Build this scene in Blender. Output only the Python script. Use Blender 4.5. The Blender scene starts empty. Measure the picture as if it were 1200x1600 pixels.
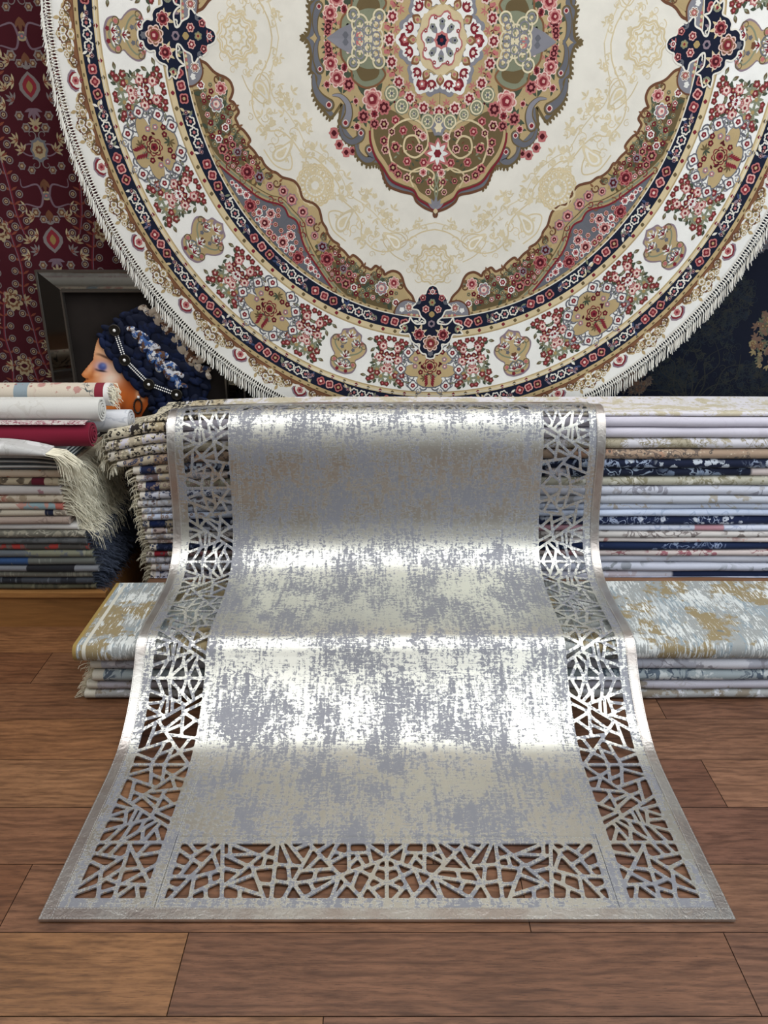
import bpy, math, random
import numpy as np
from math import sin, cos, tan, pi, radians, atan, sqrt, hypot

C = bpy.context.scene.collection
random.seed(11)
# ------------------------------------------------------------------ camera model
PITCH = radians(22.2); CAMZ = 1.5; FPX = 1200.0

def at(px, py, Y):
    """point of the vertical plane at distance Y seen at photo pixel px, py"""
    t = tan(PITCH + atan((py - 800.0) / FPX))
    d = Y * (cos(PITCH) + t * sin(PITCH))
    return ((px - 600.0) * d / FPX, Y, CAMZ - Y * t)

def zat(py, Y):
    return at(600, py, Y)[2]

def s2l(c):
    c = c / 255.0
    return c / 12.92 if c <= 0.04045 else ((c + 0.055) / 1.055) ** 2.4

def hexc(h):
    h = h.lstrip('#')
    return (s2l(int(h[0:2], 16)), s2l(int(h[2:4], 16)), s2l(int(h[4:6], 16)))

# ------------------------------------------------------------------ object helpers
def tag(o, label=None, cat=None, group=None, kind=None):
    if label: o['label'] = label
    if cat: o['category'] = cat
    if group: o['group'] = group
    if kind: o['kind'] = kind
    return o

def empty(name, label, cat, loc=(0, 0, 0), group=None):
    o = bpy.data.objects.new(name, None)
    o.empty_display_size = 0.1
    C.objects.link(o)
    o.location = loc
    return tag(o, label, cat, group)

def make(name, V, F, mat, parent=None, smooth=True, col=None, uv=None, vcol=None):
    me = bpy.data.meshes.new(name)
    me.from_pydata([tuple(map(float, v)) for v in V], [], [tuple(map(int, f)) for f in F])
    if smooth:
        me.polygons.foreach_set('use_smooth', [True] * len(me.polygons))
    if col is not None:
        a = me.attributes.new('Col', 'FLOAT_COLOR', 'FACE')
        arr = np.ones((len(me.polygons), 4), dtype=np.float32)
        arr[:, :3] = np.array(col, dtype=np.float32)
        a.data.foreach_set('color', arr.ravel())
    if vcol is not None:
        a = me.attributes.new('Col', 'FLOAT_COLOR', 'POINT')
        arr = np.ones((len(V), 4), dtype=np.float32)
        arr[:, :3] = np.array(vcol, dtype=np.float32)
        a.data.foreach_set('color', arr.ravel())
    if uv is not None:
        l = me.uv_layers.new(name='UVMap')
        idx = np.zeros(len(me.loops), dtype=np.int32)
        me.loops.foreach_get('vertex_index', idx)
        l.data.foreach_set('uv', np.array(uv, dtype=np.float32)[idx].ravel())
    me.update()
    if smooth: me.set_sharp_from_angle(angle=radians(42))
    o = bpy.data.objects.new(name, me)
    C.objects.link(o)
    if mat: me.materials.append(mat)
    if parent:
        o.parent = parent
        if parent.parent is None:      # all vertices are given in room coordinates
            o.location = (-parent.location[0], -parent.location[1], -parent.location[2])
    return o

class MB:
    def __init__(s): s.V = []; s.F = []; s.U = []
    def add(s, V, F, U=None):
        b = len(s.V)
        s.V.extend([tuple(v) for v in V])
        s.F.extend([tuple(i + b for i in f) for f in F])
        s.U.extend([tuple(u) for u in U] if U is not None else [(v[0], v[1]) for v in V])
    def box(s, x0, x1, y0, y1, z0, z1):
        V = [(x, y, z) for x in (x0, x1) for y in (y0, y1) for z in (z0, z1)]
        s.add(V, [(0, 1, 3, 2), (4, 6, 7, 5), (0, 4, 5, 1), (2, 3, 7, 6), (0, 2, 6, 4), (1, 5, 7, 3)],
              [(v[0], v[1] + v[2]) for v in V])
    def tube(s, pts, rad, n=4, cap=True):
        pts = [np.array(p, float) for p in pts]
        V = []; F = []
        prev = None
        for i, p in enumerate(pts):
            d = pts[min(i + 1, len(pts) - 1)] - pts[max(i - 1, 0)]
            d = d / (np.linalg.norm(d) + 1e-12)
            a = np.array([0, 0, 1.0]) if abs(d[2]) < .9 else np.array([0, 1.0, 0])
            e1 = np.cross(d, a); e1 /= np.linalg.norm(e1); e2 = np.cross(d, e1)
            r = rad[i] if hasattr(rad, '__len__') else rad
            for k in range(n):
                t = 2 * pi * k / n
                V.append(p + r * (cos(t) * e1 + sin(t) * e2))
        for i in range(len(pts) - 1):
            for k in range(n):
                F.append((i * n + k, i * n + (k + 1) % n, (i + 1) * n + (k + 1) % n, (i + 1) * n + k))
        if cap:
            F.append(tuple(range(n))[::-1]); F.append(tuple((len(pts) - 1) * n + k for k in range(n)))
        s.add(V, F)
    def ball(s, c, ax, R=None, nu=12, nv=8):
        V = []; F = []
        c = np.array(c, float)
        for j in range(nv + 1):
            th = pi * j / nv
            for i in range(nu):
                ph = 2 * pi * i / nu
                p = np.array([sin(th) * cos(ph) * ax[0], sin(th) * sin(ph) * ax[1], cos(th) * ax[2]])
                if R is not None: p = R @ p
                V.append(c + p)
        for j in range(nv):
            for i in range(nu):
                F.append((j * nu + i, (j + 1) * nu + i, (j + 1) * nu + (i + 1) % nu, j * nu + (i + 1) % nu))
        s.add(V, F)
    def build(s, name, mat, parent=None, smooth=True, uv=False):
        return make(name, s.V, s.F, mat, parent, smooth, uv=s.U if uv else None)

# ------------------------------------------------------------------ materials
class NT:
    def __init__(s, name):
        s.m = bpy.data.materials.new(name); s.m.use_nodes = True
        s.t = s.m.node_tree; s.n = s.t.nodes; s.l = s.t.links
        s.b = s.n['Principled BSDF']
    def node(s, ty, **kw):
        n = s.n.new(ty)
        for k, v in kw.items(): setattr(n, k, v)
        return n
    def put(s, sock, val):
        if hasattr(val, 'is_linked') or isinstance(val, bpy.types.NodeSocket): s.l.new(val, sock)
        else: sock.default_value = val
    def math(s, op, a, b=None, c=None, clamp=False):
        n = s.node('ShaderNodeMath', operation=op, use_clamp=clamp)
        s.put(n.inputs[0], a)
        if b is not None: s.put(n.inputs[1], b)
        if c is not None: s.put(n.inputs[2], c)
        return n.outputs[0]
    def coord(s, kind='UV', scale=(1, 1, 1), off=(0, 0, 0)):
        tc = s.node('ShaderNodeTexCoord'); mp = s.node('ShaderNodeMapping')
        s.l.new(tc.outputs[kind], mp.inputs[0])
        mp.inputs['Scale'].default_value = scale; mp.inputs['Location'].default_value = off
        return mp.outputs[0]
    def noise(s, vec, scale=5, detail=4, rough=.55, dist=0):
        n = s.node('ShaderNodeTexNoise')
        s.l.new(vec, n.inputs['Vector'])
        n.inputs['Scale'].default_value = scale; n.inputs['Detail'].default_value = detail
        n.inputs['Roughness'].default_value = rough; n.inputs['Distortion'].default_value = dist
        return n.outputs['Fac']
    def voro(s, vec, scale=5, feature='F1', rnd=1.0):
        n = s.node('ShaderNodeTexVoronoi', feature=feature)
        s.l.new(vec, n.inputs['Vector']); n.inputs['Scale'].default_value = scale
        n.inputs['Randomness'].default_value = rnd
        return n.outputs['Distance']
    def step(s, v, lo, hi):
        n = s.node('ShaderNodeMapRange'); n.interpolation_type = 'SMOOTHSTEP'
        s.l.new(v, n.inputs[0]); n.inputs[1].default_value = lo; n.inputs[2].default_value = hi
        return n.outputs[0]
    def mix(s, f, a, b, blend='MIX'):
        n = s.node('ShaderNodeMix', data_type='RGBA', blend_type=blend)
        s.put(n.inputs[0], f)
        for sk, v in ((n.inputs[6], a), (n.inputs[7], b)):
            if isinstance(v, tuple): sk.default_value = (*v, 1) if len(v) == 3 else v
            else: s.l.new(v, sk)
        return n.outputs[2]
    def bump(s, h, strength=.3, dist=.002):
        n = s.node('ShaderNodeBump'); s.l.new(h, n.inputs['Height'])
        n.inputs['Strength'].default_value = strength; n.inputs['Distance'].default_value = dist
        s.l.new(n.outputs[0], s.b.inputs['Normal'])
    def base(s, c):
        if isinstance(c, tuple): s.b.inputs['Base Color'].default_value = (*c, 1)
        else: s.l.new(c, s.b.inputs['Base Color'])
    def set(s, **kw):
        for k, v in kw.items():
            s.put(s.b.inputs[k.replace('_', ' ')], v)
        return s.m

def mat_plain(name, col, rough=.8, metal=0, nscale=30, namp=.15, bump=.15, sheen=0):
    t = NT(name); co = t.coord('Object')
    n = t.noise(co, nscale, 5)
    c = hexc(col)
    k = 1 - namp
    t.base(t.mix(n, tuple(x * k for x in c), tuple(min(1, x * (1 + namp)) for x in c)))
    t.bump(t.noise(co, nscale * 12, 2), bump, .001)
    return t.set(Roughness=rough, Metallic=metal, Sheen_Weight=sheen)

def mat_pile(name):
    """woven pile whose dye comes from the mesh's own colour layer"""
    t = NT(name)
    a = t.node('ShaderNodeAttribute', attribute_name='Col')
    co = t.coord('Object')
    n = t.noise(co, 900, 2, .6); n2 = t.noise(co, 14, 3)
    c = t.mix(t.step(n, .25, .8), t.mix(1.0, a.outputs['Color'], (.78, .78, .78), 'MULTIPLY'), a.outputs['Color'])
    c = t.mix(t.step(n2, .3, .7), t.mix(1.0, c, (.93, .93, .93), 'MULTIPLY'), c)
    t.base(c)
    t.bump(n, .35, .0015)
    return t.set(Roughness=.9, Specular_IOR_Level=.15, Sheen_Weight=.08)

def mat_fold(name, base, layers, seed=0):
    """a printed / woven cloth: base colour plus (kind, colour, scale, amount) layers in cloth metres"""
    t = NT(name)
    co = t.coord('UV', off=(seed * 3.7 % 50, seed * 1.3 % 20, 0))
    fine = t.noise(co, 500, 2)
    c = t.mix(t.noise(co, 9, 4), tuple(x * .9 for x in hexc(base)), hexc(base))
    for i, (kind, col, sc, am) in enumerate(layers):
        co2 = t.coord('UV', off=(seed * 7.1 % 31 + i * 5.3, seed * 2.9 % 17 + i * 2.1, 0))
        h = hexc(col)
        if kind == 'patch':
            n = t.noise(co2, sc, 8, .65)
            f = t.step(n, .62 - am * .25, .66 - am * .25)
        elif kind == 'vine':
            n = t.noise(co2, sc, 2, .5, 1.2)
            d = t.math('ABSOLUTE', t.math('SUBTRACT', n, .5))
            f = t.math('SUBTRACT', 1.0, t.step(d, am * .03, am * .03 + .012))
            msk = t.noise(co2, sc * .22, 2)
            f = t.math('MULTIPLY', f, t.step(msk, .47, .53))
        elif kind == 'flower':
            d = t.voro(co2, sc)
            w = t.noise(co2, sc * 5, 2)
            d = t.math('ADD', d, t.math('MULTIPLY', t.math('SUBTRACT', w, .5), .35))
            ring = t.math('MULTIPLY', t.step(d, .05, .10), t.math('SUBTRACT', 1.0, t.step(d, .05 + am * .38, .1 + am * .38)))
            msk = t.noise(co2, sc * .25, 2)
            f = t.math('MULTIPLY', ring, t.step(msk, .40, .5))
        elif kind == 'leaf':
            d = t.voro(co2, sc, 'DISTANCE_TO_EDGE')
            f = t.math('MULTIPLY', t.math('SUBTRACT', 1.0, t.step(d, am * .08, am * .08 + .05)),
                       t.step(t.noise(co2, sc * .3, 3), .45, .52))
        elif kind == 'block':
            cm = t.coord('UV', scale=(1, .02, 1), off=(seed * 1.91 % 9 + i, 0, 0))
            n = t.noise(cm, sc, 1, .3)
            f = t.step(n, .60 - am * .2, .605 - am * .2)
        elif kind == 'streak':
            cm = t.coord('UV', scale=(1, .12, 1), off=(seed * 1.3 % 9, i * 3.3, 0))
            n = t.noise(cm, sc, 6, .7)
            n2 = t.noise(co2, 7, 4)
            f = t.step(t.math('ADD', t.math('MULTIPLY', n, .7), t.math('MULTIPLY', n2, .5)), .68 - am * .16, .70 - am * .16)
        elif kind == 'endflower':
            sx = t.node('ShaderNodeSeparateXYZ'); t.l.new(t.coord('UV'), sx.inputs[0])
            d = t.voro(co2, sc); w_ = t.noise(co2, sc * 4, 2)
            d = t.math('ADD', d, t.math('MULTIPLY', t.math('SUBTRACT', w_, .5), .5))
            f = t.math('MULTIPLY', t.math('MULTIPLY', t.step(d, .12, .18), t.math('SUBTRACT', 1.0, t.step(d, .38, .46))), t.math('LESS_THAN', sx.outputs[0], am))
        elif kind == 'band':
            sx = t.node('ShaderNodeSeparateXYZ')
            t.l.new(t.coord('UV'), sx.inputs[0])
            f = t.math('MULTIPLY', t.math('GREATER_THAN', sx.outputs[0], sc), t.math('LESS_THAN', sx.outputs[0], sc + am))
        c = t.mix(f, c, h)
    t.base(t.mix(t.step(fine, .3, .75), t.mix(1.0, c, (.85, .85, .85), 'MULTIPLY'), c))
    t.bump(fine, .3, .001)
    return t.set(Roughness=.88, Specular_IOR_Level=.2, Sheen_Weight=.06)

def mat_foil(name, fabric='#86878d', foil=(.70, .70, .63), edge=.499):
    t = NT(name)
    big = t.noise(t.coord('UV', scale=(1.15, .9, 1)), 6.0, 4, .6, .3)
    up = t.noise(t.coord('UV', scale=(1, .13, 1), off=(3, 1, 0)), 85, 4, .65)
    wide = t.noise(t.coord('UV', scale=(.08, 1, 1), off=(7, 3, 0)), 260, 3, .6)
    ragged = t.noise(t.coord('UV', scale=(.8, 1, 1), off=(1, 9, 0)), 105, 7, .75, .8)
    v = t.math('ADD', t.math('MULTIPLY', big, .25), t.math('MULTIPLY', up, .22))
    v = t.math('ADD', v, t.math('MULTIPLY', wide, .15))
    v = t.math('ADD', v, t.math('MULTIPLY', ragged, .38))
    f = t.step(v, edge - .012, edge + .012)
    c0 = hexc(fabric)
    weave = t.noise(t.coord('UV', scale=(.1, 1, 1)), 900, 2)
    c = t.mix(f, t.mix(weave, tuple(x * .85 for x in c0), tuple(min(1, x * 1.12) for x in c0)), foil)
    t.base(c)
    rough = t.math('ADD', .50, t.math('MULTIPLY', f, -.15))
    t.bump(t.math('ADD', t.math('MULTIPLY', f, .5), t.math('ADD', t.math('MULTIPLY', wide, .25), t.math('MULTIPLY', ragged, .6))), .22, .0012)
    return t.set(Roughness=rough, Metallic=t.math('ADD', .35, t.math('MULTIPLY', f, .63)), Specular_IOR_Level=.4)

M = {}
M['pile'] = mat_pile('woven_pile')
M['fringe'] = mat_plain('cotton_fringe', '#dcd5bd', .85, 0, 60, .18, .2)
M['fringe_white'] = mat_plain('white_fringe', '#e9e6dc', .85, 0, 60, .15, .2)
M['fringe_blue'] = mat_plain('blue_grey_fringe', '#2c3342', .9, 0, 40, .3, .2)
M['foil'] = mat_foil('silver_foil_fabric')
M['stitch'] = mat_plain('stitch_thread', '#a3a29e', .7)

def mat_binding():
    t = NT('satin_silver_binding')
    co = t.coord('UV')
    n = t.noise(t.coord('UV', scale=(1, 1, 1)), 10, 3, .5, .4)
    w = t.noise(co, 55, 3, .6, .5)
    t.base(t.mix(t.step(n, .35, .65), (.55, .50, .46), (.66, .65, .61)))
    t.bump(w, .35, .004)
    return t.set(Roughness=.30, Metallic=.9)
M['binding'] = mat_binding()

def mat_floor():
    t = NT('laminate_planks')
    a = t.node('ShaderNodeAttribute', attribute_name='Col')
    g = t.noise(t.coord('UV', scale=(.07, 1, 1)), 120, 7, .7, .4)
    g2 = t.noise(t.coord('UV', scale=(.22, 1, 1), off=(4, 2, 0)), 10, 5, .62, 2.2)
    pores = t.noise(t.coord('UV', scale=(.05, 1, 1), off=(1, 7, 0)), 420, 3, .7)
    cloud = t.noise(t.coord('UV', off=(9, 1, 0)), 3.2, 3)
    wv = t.node('ShaderNodeTexWave', wave_type='BANDS', bands_direction='Y')
    wco = t.coord('UV', scale=(.35, 1, 1))
    t.l.new(wco, wv.inputs['Vector'])
    wv.inputs['Scale'].default_value = 14; wv.inputs['Distortion'].default_value = 9
    wv.inputs['Detail'].default_value = 3; wv.inputs['Detail Scale'].default_value = 1.3
    dk = t.mix(1.0, a.outputs['Color'], (.44, .39, .35), 'MULTIPLY')
    lt = t.mix(1.0, a.outputs['Color'], (1.22, 1.18, 1.12), 'MULTIPLY')
    f = t.math('ADD', t.math('MULTIPLY', g, .55), t.math('MULTIPLY', g2, .5))
    f = t.math('ADD', f, t.math('MULTIPLY', wv.outputs['Fac'], .10))
    c = t.mix(t.step(f, .36, .74), dk, lt)
    c = t.mix(t.math('MULTIPLY', t.step(pores, .54, .66), .75), c, t.mix(1.0, a.outputs['Color'], (.35, .3, .27), 'MULTIPLY'))
    c = t.mix(t.step(cloud, .35, .7), t.mix(1.0, c, (.82, .80, .78), 'MULTIPLY'), c)
    kn = t.voro(t.coord('UV', scale=(.45, 1, 1), off=(.31, .12, 0)), 2.1)
    kn = t.math('ADD', kn, t.math('MULTIPLY', t.math('SUBTRACT', g2, .5), .08))
    c = t.mix(t.math('MULTIPLY', t.math('SUBTRACT', 1.0, t.step(kn, .02, .075)), .8), c, (.035, .018, .010))
    t.base(c)
    t.bump(t.math('ADD', g, pores), .12, .0015)
    return t.set(Roughness=t.math('ADD', .36, t.math('MULTIPLY', g, .16)), Specular_IOR_Level=.45)
M['floor'] = mat_floor()

def mat_wood(name, col):
    t = NT(name)
    g = t.noise(t.coord('Object', scale=(.08, 1, 1)), 70, 6, .65, .6)
    g2 = t.noise(t.coord('Object', scale=(.12, 1, 1)), 11, 4, .6, 1.2)
    c = hexc(col)
    f = t.math('ADD', t.math('MULTIPLY', g, .5), t.math('MULTIPLY', g2, .5))
    t.base(t.mix(t.step(f, .3, .7), tuple(x * .62 for x in c), tuple(min(1, x * 1.2) for x in c)))
    t.bump(g, .12, .001)
    return t.set(Roughness=.45)
M['box_wood'] = mat_wood('box_wood', '#94683a')
M['platform_wood'] = mat_wood('platform_wood', '#7f5b42')
M['wall'] = mat_plain('painted_wall', '#5d544c', .9, 0, 4, .04, .05)
M['wall_dark'] = mat_plain('dark_wall', '#3a3330', .9, 0, 4, .05, .05)
M['ceil'] = mat_plain('white_ceiling', '#e6e3dd', .9, 0, 3, .03, .05)

# ------------------------------------------------------------------ the setting
PW = .188; ROW0 = 1.219
rng = random.Random(4)
mb = MB(); cols = []
fixed = {0: .749, 1: .325, -1: -.12, 3: .915, 2: .12, 4: .45, 5: -.3}
pal = ['#7c5a45', '#745340', '#6e4e3c', '#83624c', '#69493a', '#775642']
r0 = int((-3.6 - ROW0) / PW); r1 = int((3.25 - ROW0) / PW) + 2
for r in range(r0, r1):
    # row r lies between ROW0+(r-1)*PW and ROW0+r*PW
    ya = ROW0 + (r - 1) * PW; yb = ya + PW
    j = fixed.get(r, rng.uniform(0, 1.18))
    k0 = int(math.floor((-4.2 - j) / 1.18))
    for k in range(k0, k0 + 9):
        xa = max(-4.2, j + k * 1.18); xb = min(4.2, j + (k + 1) * 1.18)
        if xb - xa < .01: continue
        g = .0011
        h = list(hexc(rng.choice(pal)))
        w = max(0, min(1, (-(xa + xb) / 2 + .6) / 2.2))
        h = [h[0] * (1.0 + .08 * w), h[1] * (1.0 - .02 * w), h[2] * (1.0 - .30 * w)]
        if r == 0 and xa < 0 and xb > .7: h = list(hexc('#6d4c38'))
        if r == 0 and xb < 0: h = list(hexc('#86603f'))
        u0 = rng.uniform(0, 40); v0 = rng.uniform(0, 40)
        V = [(xa + g, ya + g, 0), (xb - g, ya + g, 0), (xb - g, yb - g, 0), (xa + g, yb - g, 0),
             (xa, ya, -.003), (xb, ya, -.003), (xb, yb, -.003), (xa, yb, -.003)]
        mb.add(V, [(0, 1, 2, 3), (4, 5, 1, 0), (5, 6, 2, 1), (6, 7, 3, 2), (7, 4, 0, 3)],
               [(v[0] + u0, v[1] + v0) for v in V])
        cols += [h] + [[x * .3 for x in h]] * 4
mb.add([(-4.2, -3.6, -.02), (4.2, -3.6, -.02), (4.2, 3.3, -.02), (-4.2, 3.3, -.02)], [(0, 1, 2, 3)])
cols.append(hexc('#20150f'))
fl = make('floor', mb.V, mb.F, M['floor'], None, False, col=cols, uv=mb.U)
tag(fl, kind='structure')

def wall(name, x0, x1, y0, y1, z0, z1, mat):
    b = MB(); b.box(x0, x1, y0, y1, z0, z1)
    return tag(b.build(name, mat, None, False), kind='structure')
wall('wall_back', -4.2, 4.2, 3.24, 3.34, 0, 3.6, M['wall_dark'])
wall('wall_left', -4.3, -4.2, -3.6, 3.34, 0, 3.6, M['wall'])
wall('wall_right', 4.2, 4.3, -3.6, 3.34, 0, 3.6, M['wall'])
wall('wall_front', -4.3, 4.3, -3.7, -3.6, 0, 3.6, M['wall'])
wall('ceiling', -4.3, 4.3, -3.7, 3.34, 3.6, 3.7, M['ceil'])

# ------------------------------------------------------------------ flat carpet drawing: every motif is a small raised polygon of pile
PAL = {k: hexc(v) for k, v in dict(
    cream='#e6e1d3', white='#eae8e0', tan='#b9a276', gold='#a8905f', sand='#d6c39a', pale='#ddd0ad', red='#7e2630', rose='#b96f6c',
    pink='#d8a79c', blush='#e3c9bb', olive='#6a5a3c', brown='#6b4631', rust='#80583c', grey='#85848a', smoke='#68696f',
    navy='#131a2e', green='#47503f', sage='#83876f', wine='#4d121b', dwine='#6a2029', blue='#39486a', lilac='#8d7b84').items()}

class Art:
    def __init__(s, step=2e-4, seed=1):
        s.V = []; s.F = []; s.K = []; s.nv = 0; s.cnt = 0
        s.Ts = [lambda z: z]; s.step = step; s.r = random.Random(seed)
    def _put(s, z, lay):
        s.cnt += 1
        h = lay * s.step + (s.cnt % 89) * 1.6e-6
        b = s.nv
        s.V.append(np.stack([z.real, z.imag, np.full(len(z), h)], 1)); s.nv += len(z)
        return b
    def col(s, c, j=.07):
        c = PAL[c] if isinstance(c, str) else c
        k = 1 + s.r.uniform(-j, j)
        return tuple(min(1, x * k) for x in c)
    def poly(s, pts, c, lay):
        pts = np.asarray(pts, complex)
        for T in s.Ts:
            z = T(pts)
            b = s._put(z, lay)
            s.F.append(tuple(range(b, b + len(z)))); s.K.append(s.col(c))
    def strip(s, a, bb, c, lay, closed=False):
        a = np.asarray(a, complex); bb = np.asarray(bb, complex); n = len(a)
        for T in s.Ts:
            z = T(np.concatenate([a, bb]))
            o = s._put(z, lay)
            k = s.col(c)
            for i in range(n if closed else n - 1):
                j = (i + 1) % n
                s.F.append((o + i, o + j, o + n + j, o + n + i)); s.K.append(k)
    def stroke(s, pts, w, c, lay, taper=False, closed=False):
        p = np.asarray(pts, complex)
        if closed: d = np.roll(p, -1) - np.roll(p, 1)
        else: d = np.gradient(p)
        nrm = 1j * d / (np.abs(d) + 1e-12)
        ww = w / 2 * (np.linspace(1, .25, len(p)) if taper else np.ones(len(p)))
        s.strip(p + nrm * ww, p - nrm * ww, c, lay, closed)
    def ring(s, r0, r1, c, lay, n=360):
        e = np.exp(1j * np.linspace(0, 2 * pi, n, endpoint=False))
        s.strip(r0 * e, r1 * e, c, lay, True)
    # --- motifs: centre z, radius r, direction a
    def lobed(s, z, r, n, amp, c, lay, a=0., m=None, sx=1., sy=1.):
        m = m or max(12, n * 5)
        t = np.linspace(0, 2 * pi, m, endpoint=False)
        rr = r * (1 - amp + amp * np.abs(np.cos(n * t / 2)))
        q = rr * np.cos(t) * sx + 1j * rr * np.sin(t) * sy
        s.poly(z + q * np.exp(1j * a), c, lay)
    def floret(s, z, r, lay, c=('white', 'red', 'pink'), n=5, a=None):
        a = s.r.uniform(0, 6) if a is None else a
        s.lobed(z, r, n, .22, c[0], lay, a, n * 4)
        s.lobed(z, r * .70, n, .26, c[1], lay + 1, a, n * 4)
        s.lobed(z, r * .30, 4, 0, c[2], lay + 2, a, 7)
    def rose(s, z, r, lay, c=('white', 'rose', 'red', 'pink')):
        a = s.r.uniform(0, 6)
        s.lobed(z, r, 7, .22, c[0], lay, a, 28)
        s.lobed(z, r * .86, 7, .24, c[1], lay + 1, a, 28)
        for k in range(5):
            t = np.linspace(-.55, .55, 6) + a + k * 2 * pi / 5
            s.stroke(z + r * .62 * np.exp(1j * t), r * .13, c[3], lay + 2)
        s.lobed(z, r * .46, 5, .25, c[2], lay + 3, a, 15)
        s.lobed(z + r * .06, r * .2, 4, .2, c[3], lay + 4, a, 8)
    def leaf(s, z, L, a, c, lay, w=.36):
        t = np.linspace(0, 1, 6)
        e = np.sin(pi * t) * L * w / 2
        q = np.concatenate([t * L + 1j * e, (t * L - 1j * e)[::-1][1:-1]])
        s.poly(z + q * np.exp(1j * a), c, lay)
    def fan(s, z, L, a, n, spread, c, lay, w=.3):
        for k in range(n):
            s.leaf(z, L * (1 - .25 * abs(k - (n - 1) / 2) / max(1, n / 2)), a + spread * ((k / (n - 1)) - .5), c, lay, w)
    def scroll(s, z, r, a, w, c, lay, turn=1.6, sgn=1, n=20):
        t = np.linspace(0, turn * 2 * pi, n)
        q = r * (1 - t / (turn * 2 * pi) * .85) * np.exp(1j * sgn * t)
        q = q - q[0]
        s.stroke(z + q * np.exp(1j * a), w, c, lay, True)
    def paisley(s, z, L, a, cs, lay, sgn=1):
        t = np.linspace(0, 2 * pi, 22, endpoint=False)
        for k, c in enumerate(cs):
            f = 1 - .27 * k
            x = .42 * np.cos(t) * f; y = .30 * np.sin(t) * f
            tail = np.clip(np.cos(t), 0, 1) ** 3
            q = x + tail * .38 * f + 1j * sgn * (y + tail * .34 * f)
            s.poly(z + L * q * np.exp(1j * a), c, lay + k)
    def obj(s, name, mat, parent, place):
        V = np.concatenate(s.V); W = place(V)
        me_faces = s.F
        return make(name, W, me_faces, mat, parent, False, col=s.K)

def curve(pts, n=12, closed=False):
    """Catmull-Rom through complex points"""
    p = list(pts); out = []
    N = len(p)
    for i in range(N if closed else N - 1):
        if closed: a, b, c, d = p[(i - 1) % N], p[i], p[(i + 1) % N], p[(i + 2) % N]
        else: a, b, c, d = p[max(i - 1, 0)], p[i], p[i + 1], p[min(i + 2, N - 1)]
        for k in range(n):
            t = k / n
            out.append(.5 * ((2 * b) + (-a + c) * t + (2 * a - 5 * b + 4 * c - d) * t * t + (-a + 3 * b - 3 * c + d) * t ** 3))
    if not closed: out.append(p[-1])
    return np.array(out)

# ------------------------------------------------------------------ the silver cut-out rug draped over the stacks
prof = [(1.243, .005), (1.5, .005), (1.68, .005), (1.75, .0085), (1.82, .022), (1.89, .053), (1.955, .096), (2.006, .142), (2.038, .178), (2.064, .207),
        (2.10, .225), (2.16, .231), (2.28, .231), (2.40, .238), (2.48, .262), (2.545, .312), (2.582, .39),
        (2.598, .48), (2.604, .58), (2.610, .66), (2.622, .716), (2.645, .768), (2.68, .799), (2.715, .805), (2.76, .796), (2.82, .779), (2.88, .7695), (2.95, .769), (3.02, .769)]
pc = curve([complex(*p) for p in prof], 24)
sl = np.concatenate([[0], np.cumsum(np.abs(np.diff(pc)))])
RW = 1.557; XC = .0065
S_CREST = sl[np.argmax(pc.imag)]
BAR = .010; LAT0, LAT1 = .053, .224
TL = (S_CREST - .030 - LAT1) / 6.0
RL = LAT1 + 6 * TL + LAT1
def prof_at(v):
    v = np.clip(v, 0, sl[-1])
    P = np.interp(v, sl, pc.real) + 1j * np.interp(v, sl, pc.imag)
    e = .008
    Q = np.interp(np.clip(v + e, 0, sl[-1]), sl, pc.real) + 1j * np.interp(np.clip(v + e, 0, sl[-1]), sl, pc.imag)
    R = np.interp(np.clip(v - e, 0, sl[-1]), sl, pc.real) + 1j * np.interp(np.clip(v - e, 0, sl[-1]), sl, pc.imag)
    d = (Q - R) / np.abs(Q - R)
    return P, 1j * d
def rugmap(uvh):
    uvh = np.asarray(uvh, float)
    P, N = prof_at(uvh[:, 1])
    u = uvh[:, 0]
    # cloth is not perfectly even: faint folds across the drape
    rip = .0035 * np.sin(u * 5.1 + uvh[:, 1] * 3) * np.clip((uvh[:, 1] - .55) / .3, 0, 1) * np.clip((S_CREST - uvh[:, 1]) / .2, 0, 1)
    Q = P + N * (uvh[:, 2] + rip)
    X = XC - RW / 2 + u
    sag = np.clip((-.15 - X) / .80, 0, 1) ** 2 * .030       # the pile underneath sinks towards the left
    return np.stack([X, Q.real, Q.imag - sag * np.clip((Q.imag - .2) / .6, 0, 1)], 1)
TH = .0045
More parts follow.
